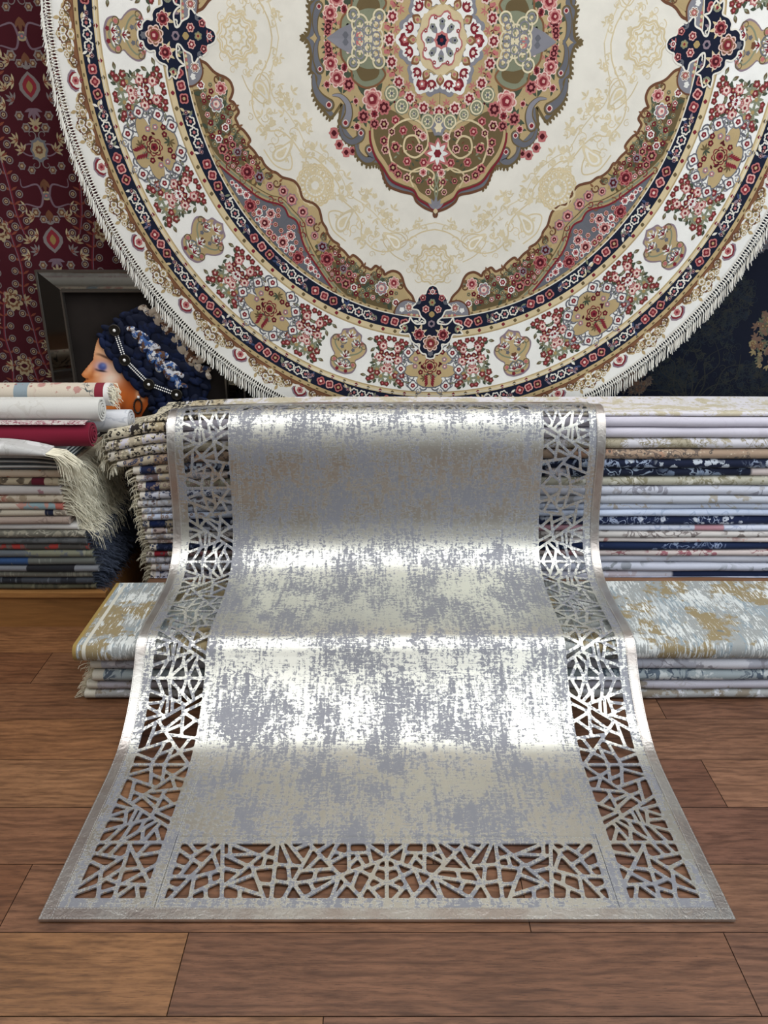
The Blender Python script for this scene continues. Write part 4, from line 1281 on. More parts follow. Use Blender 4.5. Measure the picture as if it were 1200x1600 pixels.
def comma(pts, w0, w1, cs, lay, dot):
    q = curve([U(*p) for p in pts], 8)
    for k, c in enumerate(cs):
        f = 1 - .30 * k
        d_ = np.gradient(q); nn = 1j * d_ / np.abs(d_)
        ww = (w0 + (w1 - w0) * np.linspace(0, 1, len(q)) ** .8) / 407. * f
        A.strip(q + nn * ww, q - nn * ww, c, lay + k)
        A.lobed(q[-1], ww[-1] * 1.02, 4, 0, c, lay + k, 0, 14)
    A.lobed(q[-1], w1 * .55 / 407., 4, .1, 'blush', lay + len(cs), 0, 14); A.lobed(q[-1], w1 * .38 / 407., 4, .1, dot, lay + len(cs) + 1, 0, 12)
for pts, w0, w1, cs in (([(500, 56), (494, 72), (494, 92), (500, 108)], 1, 7, ('olive', 'smoke')), ([(490, 116), (492, 136), (500, 152), (514, 164)], 2, 9, ('olive', 'smoke')),
                        ([(519, 149), (532, 150), (543, 162), (545, 178), (540, 192)], 1, 8.5, ('olive', 'grey')), ([(531, 196), (536, 213), (549, 222), (562, 216), (564, 208)], 2, 7.5, ('olive', 'smoke')),
                        ([(556, 226), (561, 241), (572, 250), (582, 246), (577, 234)], 2, 7.5, ('olive', 'smoke'))):
    comma(pts, w0, w1, cs, 9, 'red')
for (px, py, r) in ((522, 208, 9), (530, 226, 8), (541, 238, 8), (551, 236, 7)):
    A.lobed(U(px, py), r / 407., 6, .3, 'rose', 7, 0, 14); A.lobed(U(px, py), r / 800., 6, .3, 'wine', 8, 0, 10)
for (px, py, r, cs) in ((516, 20, 12, 0), (516, 92, 11, 1), (527, 122, 14, 2), (545, 132, 10, 1), (513, 42, 7, 1), (512, 70, 6, 1), (538, 16, 6, 3), (538, 107, 6, 3), (582, 155, 17, 2), (600, 168, 11, 1), (568, 182, 10, 1), (585, 178, 8, 3), (585, 194, 8, 1), (556, 158, 5, 3), (558, 198, 6, 3), (511, 132, 6, 3)):
    z = U(px, py)
    A.fan(z, r * 1.9 / 407., A.r.uniform(0, 6), 3, 3, 'green', 9, .35)
    if cs in (0, 2): A.rose(z, r / 407., 10, ('blush', 'rose', 'red', 'pink'))
    else: A.floret(z, r / 407., 10, (('rose', 'wine', 'red'), ('rose', 'wine', 'rose'), 0, ('pink', 'red', 'wine'))[cs], 7)
# side cartouches: olive half-oval with grey diamond
A.poly(np.concatenate([curve([U(532, 60), U(534, 90), U(548, 108), U(552, 125), U(570, 137), U(590, 132), U(602, 118), U(600, 100), U(585, 85), U(590, 60)], 5)]), 'sage', 9)
A.stroke(curve([U(532, 60), U(534, 90), U(548, 108), U(552, 125), U(570, 137), U(590, 132), U(602, 118), U(597, 106)], 6), .007, 'rust', 11)
A.poly(curve([U(556, 104), U(566, 126), U(588, 122), U(592, 108), U(574, 108)], 5, True), 'olive', 10)
A.poly([U(510, 60), U(530, 75), U(548, 84), U(554, 68), U(560, 60)], 'grey', 11)
A.lobed(U(540, 66), .012, 4, .3, 'smoke', 12, 0, 10); A.fan(U(556, 62), .03, 2.6, 4, 1.6, 'rose', 12)
for (px, py, r) in ((562, 66, 12), (562, 84, 12), (575, 74, 11), (588, 66, 10), (587, 84, 9), (592, 96, 9), (552, 98, 9)):
    t = np.linspace(0, 2 * pi, 18, endpoint=False)
    A.stroke(U(px, py) + r / 407. * np.exp(1j * t), .006, 'pale', 12, closed=True); A.stroke(U(px, py) + r * .55 / 407. * np.exp(1j * t), .005, 'grey', 13, closed=True)
    A.lobed(U(px, py), .006, 5, .3, 'sand', 13, 0, 10)
# small filling on the gold ground
for k in range(150):
    px, py = A.r.uniform(498, 690), A.r.uniform(30, 200)
    z = U(px, py)
    if abs(z.real) / .44 + z.imag / .46 > 1 or abs(z) < .25: continue
    q = A.r.random()
    if q < .5: A.fan(z, .014, A.r.uniform(0, 6), 3, 2.4, A.r.choice(['olive', 'rust', 'sage', 'rose']), 9, .4)
    elif q < .8: A.lobed(z, .006, 5, .3, A.r.choice(['red', 'wine', 'blush']), 9, 0, 10)
    else: A.scroll(z, .010, A.r.uniform(0, 6), .003, 'brown', 9, 1.3)
# olive pendant
pen = curve([U(578, 204), U(579, 222), U(586, 244), U(598, 262), U(611, 282), U(628, 291), U(646, 298), U(654, 311), U(668, 320), U(690, 330)], 5)
pen2 = curve([U(690, 205), U(664, 206), U(646, 196), U(630, 184), U(612, 172), U(598, 172), U(580, 192)], 5)
A.poly(np.concatenate([pen, pen2]), 'olive', 10)
A.stroke(pen, .008, 'red', 12); A.strip(pen * .985, pen * .95, 'tan', 11)
A.stroke(curve([U(612, 252), U(606, 222), U(618, 196), U(644, 186), U(664, 200), U(668, 228), U(650, 246), U(632, 236), U(634, 216), U(648, 212), U(656, 224)], 8), .007, 'sand', 12)
A.stroke(curve([U(612, 252), U(630, 264), U(652, 268), U(668, 258), U(690, 244)], 8), .006, 'sand', 12)
A.stroke(curve([U(646, 292), U(640, 272), U(660, 262), U(678, 272), U(672, 290), U(690, 300)], 8), .006, 'sand', 12)
A.stroke(curve([U(690, 270), U(680, 282), U(684, 296), U(690, 312)], 6), .006, 'sage', 12)
for (px, py, r) in ((600, 194, 8), (600, 220, 7), (602, 234, 7), (618, 188, 7), (630, 204, 7), (654, 208, 7), (618, 230, 8), (636, 252, 7), (662, 254, 7), (614, 262, 8), (622, 272, 7), (636, 278, 7), (655, 232, 7), (640, 230, 5), (672, 284, 6), (680, 262, 6), (654, 282, 5), (669, 300, 5), (648, 200, 4), (612, 206, 6)):
    A.floret(U(px, py), r / 407., 12, A.r.choice([('rose', 'red', 'pink'), ('pink', 'wine', 'tan'), ('rose', 'wine', 'tan')]), 6)
for k in range(60):
    px = A.r.uniform(600, 690); py = A.r.uniform(205, 300)
    if py - 205 > (px - 585) * 1.15: continue
    A.leaf(U(px, py), .017, A.r.uniform(0, 6), A.r.choice(['sage', 'sand', 'green', 'brown']), 11, .4)
A.Ts = [MT[0], MT[2]]
for k in range(8):
    A.leaf(U(690, 240), .055, k * pi / 4, 'rose', 13, .5); A.leaf(U(690, 240), .042, k * pi / 4, 'white', 14, .4)
A.lobed(U(690, 240), .016, 6, .2, 'red', 15, 0, 12)
for sx in (1, -1):
    for (px, py) in ((672, 214), (676, 270)): A.floret(U(690 - (690 - px) * sx, py), .017, 13, ('blush', 'rose', 'red'), 6)
A.fan(U(690, 328), .05, -pi / 2, 5, 1.8, 'grey', 12); A.lobed(U(690, 200), .03, 6, .3, 'grey', 12, 0, 18); A.lobed(U(690, 200), .018, 6, .3, 'pale', 13, 0, 12)
A.lobed(U(690, 330), .010, 4, .2, 'sand', 14, 0, 8)
# pale grey rings where pendant and gold ground meet
A.Ts = MT
for (px, py, r) in ((612, 146, 12), (628, 166, 12), (647, 178, 9), (668, 190, 12), (690, 186, 9)):
    t = np.linspace(0, 2 * pi, 20, endpoint=False)
    A.lobed(U(px, py), r / 407., 8, .1, 'sage', 12, 0, 32)
    A.stroke(U(px, py) + r * .75 / 407. * np.exp(1j * t), .005, 'pale', 13, closed=True); A.fan(U(px, py), r * .55 / 407., .5, 6, 5.2, 'pale', 13, .4); A.lobed(U(px, py), r * .22 / 407., 4, .3, 'smoke', 14, 0, 10)
# central rosette
A.Ts = [lambda z: MX(z * 1.0)]
E = lambda r, k, n, o=0.: (lambda t: r * (cos(t) + 1.16j * sin(t)))(2 * pi * (k + o) / n)
for k in range(20):
    z = E(.197, k, 20); A.fan(z, .038, np.angle(z), 5, 3.6, 'green', 9, .35); A.floret(z, .0235, 11, ('blush', 'red', 'pink'), 7)
    z = E(.178, k, 20, .5); A.fan(z, .020, np.angle(z) + pi, 5, 3.6, 'rose', 9, .3); A.fan(z * 1.1, .018, np.angle(z) + 1, 4, 3.6, 'red', 9, .3); A.lobed(z * 1.2, .008, 5, .3, 'rose', 9, 0, 12)
    for q in range(3): A.lobed(E(.19 + .014 * q, k, 20, .2 + .25 * q), .008, 5, .3, 'rose', 9, 0, 10)
for k in range(12):
    z = E(.139, k, 12); a = np.angle(z)
    if k % 2 == 0:
        A.lobed(z, .036, 4, .22, 'white', 11, a, 18); A.lobed(z, .024, 6, .25, 'red', 12, a, 14); A.lobed(z, .013, 5, .25, 'rose', 13, a, 10); A.lobed(z, .005, 5, 0, 'white', 14, a, 6)
    z = E(.125, k, 12, .5); a = np.angle(z)
    A.lobed(z, .042, 5, .25, 'grey', 10, a, 24); A.lobed(z - .006 * np.exp(1j * a), .033, 5, .3, 'white', 12, a, 20); A.fan(z - .015 * np.exp(1j * a), .036, a, 5, 1.6, 'red', 13, .4); A.lobed(z, .008, 5, .2, 'blush', 14, a, 8)
    z = E(.092, k, 12); A.leaf(z, .04, np.angle(z), 'rust', 13, .8); A.leaf(z, .03, np.angle(z), 'tan', 14, .7); A.lobed(z * 1.16, .007, 4, .2, 'rose', 15, 0, 8)
A.lobed(0, .098, 8, .12, 'sand', 12, 0, 40, sy=1.16)
A.lobed(0, .082, 8, .25, 'rose', 14, .2, 40, sy=1.16); A.lobed(0, .076, 8, .25, 'white', 15, .2, 40, sy=1.16)
for k in range(8):
    z = E(.05, k, 8); A.leaf(z * .5, .036, np.angle(z), 'grey', 16, .6); A.floret(z, .012, 17, ('sage', 'grey', 'navy'), 5); A.floret(E(.066, k, 8, .5), .008, 17, ('rose', 'red', 'white'), 5)
A.lobed(0, .030, 8, .3, 'rose', 18, 0, 24); A.lobed(0, .020, 8, .3, 'navy', 19, 0, 24); A.lobed(0, .008, 5, .3, 'red', 20, 0, 10)

def rug_to_room(x_right, y_down, h):
    c, s = cos(ROT), sin(ROT)
    X = (x_right * c - y_down * s) * RS; Yd = (x_right * s + y_down * c) * RS * VS
    return np.stack([RCX + X, YR - h, RCZ - Yd], 1)
rr_ = empty('round_hanging_rug', 'large round cream rug with floral medallion and navy rings hanging behind stacks', 'rug', (RCX, YR, RCZ - 1.4))
place = lambda V: rug_to_room(V[:, 1], V[:, 0], V[:, 2])
A.obj('rug_pile', M['pile'], rr_, place)
# cloth backing with a real edge
n = 256; V = []; F = []
for h in (-.0006, -.009):
    for k in range(n):
        t = 2 * pi * k / n
        V.append((R_OUT * cos(t), R_OUT * sin(t), h))
nr = 14
V = np.array(V)
F = [tuple(range(n)), tuple(range(n, 2 * n))[::-1]] + [(k, n + k, n + (k + 1) % n, (k + 1) % n) for k in range(n)]
def disc():
    V = []; F = []
    rad = np.linspace(0, R_OUT, 12)[1:]
    for h in (-.0012, -.009):
        V.append((0, 0, h))
        for r in rad:
            for k in range(n): V.append((r * cos(2 * pi * k / n), r * sin(2 * pi * k / n), h))
    N1 = 1 + len(rad) * n
    for b in (0, N1):
        for k in range(n): F.append((b, b + 1 + k, b + 1 + (k + 1) % n))
        for i in range(len(rad) - 1):
            for k in range(n):
                F.append((b + 1 + i * n + k, b + 1 + (i + 1) * n + k, b + 1 + (i + 1) * n + (k + 1) % n, b + 1 + i * n + (k + 1) % n))
    o = 1 + (len(rad) - 1) * n
    for k in range(n): F.append((o + k, N1 + o + k, N1 + o + (k + 1) % n, o + (k + 1) % n))
    return np.array(V), F
Vd, Fd = disc()
make('rug_backing', place(Vd), Fd, M['fringe_white'], rr_, True)
# fringe: a knotted heading and hanging cords
fr = MB(); r4 = random.Random(6)
NS = 1760
for k in range(NS):
    t = 2 * pi * (k + r4.uniform(-.2, .2)) / NS
    rad = np.array([sin(t), 0, -cos(t)])           # t = 0 down
    p0 = rug_to_room(np.array([R_OUT * sin(t)]), np.array([R_OUT * cos(t)]), np.array([.003]))[0]
    tan_ = np.array([cos(t), 0, sin(t)]) * (.0052 if k % 2 else -.0052)
    p1 = p0 + rad * .014 + tan_ + np.array([0, r4.uniform(-.002, .002), 0])
    g = np.array([0, 0, -1.0])
    dr = rad * .38 + g * .9 if cos(t) > -.3 else rad * .9 + g * .3
    dr /= np.linalg.norm(dr)
    L = r4.uniform(.040, .050)
    j = np.array([r4.gauss(0, .0012), r4.gauss(0, .002), 0])
    p2 = p1 + (rad * .5 + dr * .5) * L * .35 - tan_ * .6 + j; p3 = p1 + dr * L * .8 - tan_ * .6 + j; p4 = p1 + dr * L * 1.15 - tan_ * .5 + j * 2
    fr.tube([p0 - rad * .006, p1, p2, p3, p4], [.0013, .0016, .0017, .0018, .0012], 4, False)
    if k % 2 == 0: fr.ball(p1, (.0028, .0028, .0028), None, 5, 4)
fr.build('fringe', M['fringe_white'], rr_, True)

# ------------------------------------------------------------------ burgundy rug hanging on the back wall, left
YRED = 3.20
Ar = Art(2e-4, 9)
# carpet coordinates in metres: real = right, imag = up (room x, z)
PAL.update(sand=hexc('#a39272'), pale=hexc('#b3a482'), grey=hexc('#7b7371'), gold=hexc('#8f7546'), wine=hexc('#430f19'), lilac=hexc('#75606a'), rust=hexc('#7a4030'))
X0, X1, Z0, Z1 = -2.35, -.75, .02, 3.1
Ar.poly([X0 + 1j * Z0, X1 + 1j * Z0, X1 + 1j * Z1, X0 + 1j * Z1], 'wine', 0)
ax = at(64, 250, YRED)[0]
SG = ('sand', 'rose', 'smoke')
def red_unit(zc, H):
    """one repeat of the vase-and-vine pattern, height H, axis at 0, mirrored by the caller"""
    f = Ar
    iz = 1j * zc
    # palmette on the axis, drop and rosettes
    f.lobed(iz + .0, .036, 8, .18, 'smoke', 2, pi / 2, 30, 1.2, .95); f.lobed(iz, .028, 8, .25, 'sand', 3, pi / 2, 24, 1.2, .95); f.lobed(iz, .016, 8, .3, 'brown', 4, 0, 20); f.lobed(iz, .007, 6, .2, 'sand', 5, 0, 8)
    z = iz + .21j
    f.leaf(z - .05j, .10, pi / 2, 'grey', 2, .8); f.leaf(z - .036j, .075, pi / 2, 'red', 3, .7); f.leaf(z - .02j, .04, pi / 2, 'gold', 4, .6)
    f.fan(z - .07j, .045, -pi / 2, 5, 2.4, 'lilac', 2, .3); f.fan(z + .055j, .03, pi / 2, 3, 1.6, 'grey', 2, .4)
    f.fan(iz + .085j, .035, pi / 2, 5, 2.6, 'sand', 2, .3); f.lobed(iz + .075j, .016, 6, .3, 'sand', 3, 0, 14); f.lobed(iz + .075j, .008, 6, .3, 'red', 4, 0, 10)
    z = iz - .16j
    f.lobed(z, .018, 4, .2, 'sand', 2, .78, 12); f.lobed(z, .011, 4, .2, 'smoke', 3, .78, 10); f.lobed(z, .005, 4, .2, 'rose', 4, 0, 6)
    f.fan(iz - .10j, .05, -pi / 2, 3, 1.0, 'brown', 2, .3); f.fan(iz - .21j, .05, -pi / 2, 3, .8, 'brown', 2, .3)
    # side sprays
    for (dx, dy, r) in ((.036, .075, .018), (.055, .115, .018), (.075, -.055, .016), (.05, .31, .020), (.025, .285, .016), (.04, -.07, .016)):
        z = iz + dx + 1j * dy; f.lobed(z, r, 6, .35, 'grey', 2, 0, 18); f.lobed(z, r * .66, 6, .35, 'brown', 3, 0, 14); f.lobed(z, r * .35, 5, .3, 'sand', 4, 0, 8)
    for (dx, dy, a) in ((.065, .165, .6), (.09, .20, 1.1), (.055, .225, .2), (.10, .15, .1), (.06, -.005, .8), (.075, .032, .3), (.06, -.24, .5), (.085, -.2, -.3)):
        z = iz + dx + 1j * dy; f.fan(z, .036, a, 5, 2.4, ('sand', 'pale', 'grey')[int(dx * 1000) % 3], 2, .26); f.fan(z, .018, a, 3, 1.6, 'rust', 3, .3)
    for sgn in (1, -1):
        f.stroke(iz + curve([0, .03 + .02j * sgn, .06 + .01j * sgn, .085 - .02j * sgn], 6), .005, 'lilac', 1)
        f.scroll(iz + .03 - .03j * sgn, .022, 1.2 * sgn, .005, 'grey', 2, 1.0, sgn)
    f.stroke(iz + curve([.012 - .16j, .03 - .12j, .085 - .13j, .09 - .10j], 6), .009, 'lilac', 2, True)
    f.stroke(iz + curve([.012 - .16j, .03 - .20j, .085 - .19j, .09 - .22j], 6), .009, 'lilac', 2, True)
    # vines of ringed berries that arch between the repeats
    main = curve([.105 - .30j, .125 - .22j, .135 - .12j, .15 + .0j, .14 + .10j, .155 + .2j, .17 + .28j], 10)
    f.stroke(iz + main, .007, 'dwine', 1); f.stroke(iz + main + .004, .003, 'lilac', 2)
    for k in range(3, len(main), 5):
        for sg in (1, -1):
            z = iz + main[k] + sg * .030 + .012j * sg
            f.leaf(iz + main[k], .03, (0 if sg > 0 else pi) + .5 * sg, 'rust', 2, .3)
            f.lobed(z, .0145, 8, .0, 'grey', 2, 0, 14); f.lobed(z, .0105, 8, 0, 'wine', 3, 0, 12); f.lobed(z, .0075, 5, .2, 'sand', 4, 0, 10); f.lobed(z, .003, 4, .1, 'wine', 5, 0, 6)
    # flower row on the half-repeat line
    for (dx, dy, r) in ((.20, -.02, .042), (.20, .24, .030)):
        z = iz + dx + 1j * dy; f.lobed(z, r, 9, .3, 'sand', 2, 0, 36, 1, 1.1); f.lobed(z, r * .72, 9, .3, 'brown', 3, 0, 30); f.lobed(z, r * .5, 7, .3, 'sand', 4, 0, 24); f.leaf(z - r * .35, r * .7, 0, 'wine', 5, .6)
    f.fan(iz + .155 - .02j, .035, pi, 5, 2.4, 'sand', 2, .3)
for col_ in (-2, -1, 0, 1):
    off = ax + col_ * .40
    for q in range(6):
        zc = .08 + q * .53 + (.265 if col_ % 2 else 0)
        Ar.Ts = [lambda z, o=off: z + o, lambda z, o=off: -np.conj(z) + o]
        red_unit(zc, .53)
keepV = None
def clip_art(a, x0, x1, z0, z1):
    V = np.concatenate(a.V); F = []; K = []
    for f, k in zip(a.F, a.K):
        p = V[list(f)]
        if p[:, 0].min() >= x0 - 1e-6 and p[:, 0].max() <= x1 + 1e-6 and p[:, 1].min() >= z0 - 1e-6 and p[:, 1].max() <= z1 + 1e-6:
            F.append(f); K.append(k)
    a.V = [V]; a.F = F; a.K = K
clip_art(Ar, X0, X1, Z0, Z1)
red = empty('hanging_rug', 'dark burgundy rug with cream vine pattern hanging behind the portrait', 'rug', (-1.5, YRED, .02))
Ar.obj('rug_pile', M['pile'], red, lambda V: np.stack([V[:, 0], YRED - .001 - V[:, 2], V[:, 1]], 1))
b = MB(); b.box(X0, X1, YRED, YRED + .010, Z0, Z1); b.build('rug_backing', mat_plain('rug_back', '#4a161c', .95), red, False)

# ------------------------------------------------------------------ midnight rug hanging on the back wall, right
An = Art(2e-4, 10)
NX0, NX1, NZ0, NZ1 = .55, 3.0, .05, 3.1
An.poly([NX0 + 1j * NZ0, NX1 + 1j * NZ0, NX1 + 1j * NZ1, NX0 + 1j * NZ1], hexc('#0c1222'), 0)
rn = random.Random(21)
def pt(px, py):
    p = at(px, py, YRED); return p[0] + 1j * p[2]
DK = [hexc(x) for x in ('#20262c', '#252a2b', '#1c242e', '#2c2d2a')]
for (cx, cy, rx, rz) in ((1075, 560, .20, .16), (1110, 500, .10, .10), (1170, 600, .12, .08), (1050, 590, .10, .06), (1150, 470, .07, .10)):
    c = pt(cx, cy)
    for k in range(150):
        q = rn.random() ** .5; t = rn.uniform(0, 2 * pi)
        z = c + rx * q * cos(t) + 1j * rz * q * sin(t)
        if rn.random() < .5: An.fan(z, rn.uniform(.012, .024), rn.uniform(0, 6), 4, 2.6, rn.choice(DK), 1, .3)
        else: An.scroll(z, rn.uniform(.01, .02), rn.uniform(0, 6), .003, rn.choice(DK), 1, 1.3, rn.choice([1, -1]))
for k in range(9):
    c = pt(1075, 640); a = pi / 2 + (k - 4) * .22
    An.stroke(curve([c, c + .12 * np.exp(1j * a), c + .22 * np.exp(1j * (a + .25 * (-1) ** k)), c + .30 * np.exp(1j * a)], 6), .007, DK[3], 1, True)
def cluster(px, py, rx, rz, n, cols, size):
    c = pt(px, py)
    for k in range(n):
        q = rn.random() ** .5; t = rn.uniform(0, 2 * pi)
        z = c + rx * q * cos(t) + 1j * rz * q * sin(t); s_ = rn.uniform(.6, 1.1) * size
        w = rn.random()
        if w < .45: An.lobed(z, s_, 6, .35, rn.choice(cols), 2, rn.uniform(0, 6), 18); An.lobed(z, s_ * .5, 5, .3, 'brown', 3, 0, 10); An.lobed(z, s_ * .25, 5, .3, cols[0], 4, 0, 8)
        else: An.fan(z, s_ * 1.7, rn.uniform(0, 6), 4, 2.4, rn.choice(cols), 2, .35)
GC = [hexc(x) for x in ('#8a7a58', '#75684f', '#6d5547', '#575a48')]
cluster(1205, 528, .075, .13, 110, GC, .016)
cluster(1200, 385, .05, .03, 30, [hexc(x) for x in ('#77777c', '#55555a')], .012)
cluster(985, 598, .085, .045, 90, [hexc(x) for x in ('#6b5c4e', '#4f4742', '#5a4a42')], .014)
clip_art(An, NX0, NX1, NZ0, NZ1)
nav = empty('hanging_rug', 'midnight navy rug with dark tree pattern hanging right of the round rug', 'rug', (1.5, YRED, .05))
An.obj('rug_pile', M['pile'], nav, lambda V: np.stack([V[:, 0], YRED - .001 - V[:, 2], V[:, 1]], 1))
b = MB(); b.box(NX0, NX1, YRED, YRED + .010, NZ0, NZ1); b.build('rug_backing', mat_plain('rug_back', '#10141f', .95), nav, False)

# ------------------------------------------------------------------ framed portrait standing behind the stacks
YP = 3.135
fx0, _, fz1 = at(62, 422, YP); fx1 = at(385, 615, YP)[0]; fz0 = .152
FW = at(114, 560, YP)[0] - at(84, 560, YP)[0]
fr_root = empty('framed_portrait', 'mirror-framed portrait of a woman in profile with navy plaited head wrap', 'picture',
                ((fx0 + fx1) / 2, YP, fz0))
t = NT('bevelled_mirror'); co = t.coord('Object')
t.base((.15, .145, .135)); M['mirror'] = t.set(Metallic=1.0, Roughness=.05)
M['bronze'] = mat_plain('bronze_edge', '#6b645c', .35, .8, 8, .15, .05)
t = NT('dark_canvas'); co = t.coord('Object')
n1 = t.noise(co, 7, 4); n2 = t.noise(co, 700, 2)
t.base(t.mix(n1, (.007, .0055, .005), (.026, .020, .017))); t.bump(n2, .3, .001); M['canvas'] = t.set(Roughness=.75, Specular_IOR_Level=.12)
yf_, yb_ = YP - .030, YP + .02
ix0, ix1, iz0, iz1 = fx0 + FW, fx1 - FW, fz0 + FW, fz1 - FW
outer = [(fx0, fz0), (fx1, fz0), (fx1, fz1), (fx0, fz1)]; inner = [(ix0, iz0), (ix1, iz0), (ix1, iz1), (ix0, iz1)]
for k in range(4):
    a, b_ = outer[k], outer[(k + 1) % 4]; c_, d_ = inner[(k + 1) % 4], inner[k]
    V = [(a[0], yf_ - .006, a[1]), (b_[0], yf_ - .006, b_[1]), (c_[0], yf_ + .018, c_[1]), (d_[0], yf_ + .018, d_[1]),
         (a[0], yb_, a[1]), (b_[0], yb_, b_[1]), (c_[0], yb_, c_[1]), (d_[0], yb_, d_[1])]
    make('mirror_strip', V, [(0, 1, 2, 3), (4, 7, 6, 5), (0, 4, 5, 1), (1, 5, 6, 2), (2, 6, 7, 3), (3, 7, 4, 0)], M['mirror'], fr_root, False)
def rim(name, x0, x1, z0, z1, y0, y1, w):
    b = MB()
    b.box(x0 - w, x1 + w, y0, y1, z0 - w, z0 + w); b.box(x0 - w, x1 + w, y0, y1, z1 - w, z1 + w)
    b.box(x0 - w, x0 + w, y0, y1, z0 + w, z1 - w); b.box(x1 - w, x1 + w, y0, y1, z0 + w, z1 - w)
    return b.build(name, M['bronze'], fr_root, False)
rim('outer_rim', fx0, fx1, fz0 + .004, fz1, yf_ - .012, yf_ + .01, .0035)
rim('inner_rim', ix0, ix1, iz0, iz1, yf_ + .008, yf_ + .03, .0035)
b = MB(); b.box(ix0, ix1, YP, YP + .012, iz0, iz1); b.build('canvas', M['canvas'], fr_root, False)
YC = YP - .002
def pp(px, py, dy=0.): 
    p = at(px, py, YC); return np.array([p[0], YC - dy, p[2]])
# painted face: fine grid of pigment inside the profile outline (photo-pixel outline, laid on the canvas)
prof_px = [(152, 531), (149, 541), (147, 550), (146, 557), (145, 562), (141, 567), (136, 573), (131, 579), (127.5, 584), (128.5, 588), (132, 590.5), (134, 593), (131, 596), (127.5, 600), (128, 604), (132, 607), (129, 611), (129, 616), (132, 620),
           (131, 627), (135, 636), (143, 643), (156, 646), (172, 644), (182, 648), (188, 658), (192, 672), (216, 672), (222, 650), (232, 632), (236, 618), (232, 600), (222, 585), (210, 572), (196, 556), (182, 540), (168, 526), (158, 522)]
pc_ = curve([complex(*q) for q in prof_px], 4, True)
gx = np.arange(122, 242, .8); gy = np.arange(518, 674, .8)
GX, GY = np.meshgrid(gx, gy)
inside = np.zeros(GX.shape, bool)
x1_, y1_ = pc_.real, pc_.imag; x2_, y2_ = np.roll(x1_, -1), np.roll(y1_, -1)
for a, b_, c_, d_ in zip(x1_, y1_, x2_, y2_):
    cond = ((b_ > GY) != (d_ > GY)) & (GX < (c_ - a) * (GY - b_) / (d_ - b_ + 1e-12) + a)
    inside ^= cond
col = np.ones(GX.shape + (3,)) * np.array(hexc('#a8501c'))
def blob(cx, cy, rx, ry, h, k=1., rot=0., p=2.):
    global col
    c, s = cos(rot), sin(rot)
    u = ((GX - cx) * c + (GY - cy) * s) / rx; v = (-(GX - cx) * s + (GY - cy) * c) / ry
    w = k * np.exp(-(u * u + v * v) ** (p / 2))
    col = col * (1 - w[..., None]) + np.array(hexc(h)) * w[..., None]
blob(165, 590, 40, 26, '#d98a4c', .9); blob(152, 545, 16, 20, '#e0a878', .85); blob(166, 553, 14, 10, '#e9c6a6', .6)
blob(172, 592, 17, 13, '#f3ddca', .85, -.5); blob(178, 575, 14, 9, '#e9cdb4', .6, .5); blob(186, 622, 26, 16, '#c4621f', .8, .3); blob(205, 600, 14, 12, '#8e3c16', .7)
blob(165, 635, 26, 9, '#c9742e', .8); blob(196, 648, 18, 14, '#7a3010', .85); blob(212, 660, 14, 14, '#3d180c', .8); blob(190, 640, 5, 18, '#5a220e', .6, .4)
blob(140, 576, 4, 9, '#e2a878', .7, .5); blob(133, 583, 4, 3.5, '#dd9560', .8); blob(142, 589, 4.5, 4, '#b0602a', .8); blob(136, 592, 3, 1.6, '#5a2410', .9); blob(145, 583, 2, 6, '#a05426', .5, .3)
blob(134, 602, 6, 3, '#a8402a', .9, -.1); blob(133, 607, 5, .9, '#4a1510', .9); blob(135, 612, 6, 3.2, '#b8503a', .8); blob(140, 618, 6, 2, '#8e4420', .6)
blob(159, 573, 10, 7.5, '#b9b3c8', .85, .25); blob(160, 573, 7.2, 6.6, '#3d4780', 1., .3, 6); blob(162, 570.5, 4, 3, '#7486bb', .7); blob(158.5, 579.5, 9, 1.6, '#17101c', 1., .15, 4); blob(151, 577, 3, 1.2, '#241a2a', .8, .2)
blob(163, 557, 11, 2.0, '#4a2213', .9, .42, 3); blob(154, 554, 5, 1.6, '#6d3a22', .6, .1); blob(152, 585, 5, 3, '#e9b98c', .5)
blob(219, 607, 6, 14, '#d08a58', .85, .2); blob(220, 611, 3, 8, '#6b2a12', .9, .2); blob(215, 612, 2, 10, '#e6b48a', .7, .15); blob(222, 624, 4, 4, '#d9955f', .8)
idx = -np.ones(GX.shape, int); V = []; VC = []; F = []
ny_, nx_ = GX.shape
use = np.zeros(GX.shape, bool)
cell_in = inside[:-1, :-1] & inside[1:, :-1] & inside[:-1, 1:] & inside[1:, 1:]
use[:-1, :-1] |= cell_in; use[1:, :-1] |= cell_in; use[:-1, 1:] |= cell_in; use[1:, 1:] |= cell_in
for j in range(ny_):
    for i in range(nx_):
        if use[j, i]:
            idx[j, i] = len(V); V.append(pp(GX[j, i], GY[j, i], .0012)); VC.append(np.minimum(1, col[j, i] * 1.25))
for j in range(ny_ - 1):
    for i in range(nx_ - 1):
        if cell_in[j, i]: F.append((idx[j, i], idx[j + 1, i], idx[j + 1, i + 1], idx[j, i + 1]))
t = NT('oil_paint'); a = t.node('ShaderNodeAttribute', attribute_name='Col'); t.base(a.outputs['Color']); t.bump(t.noise(t.coord('Object'), 300, 3), .1, .001)
make('painted_face', V, F, t.set(Roughness=.45), fr_root, True, vcol=VC)
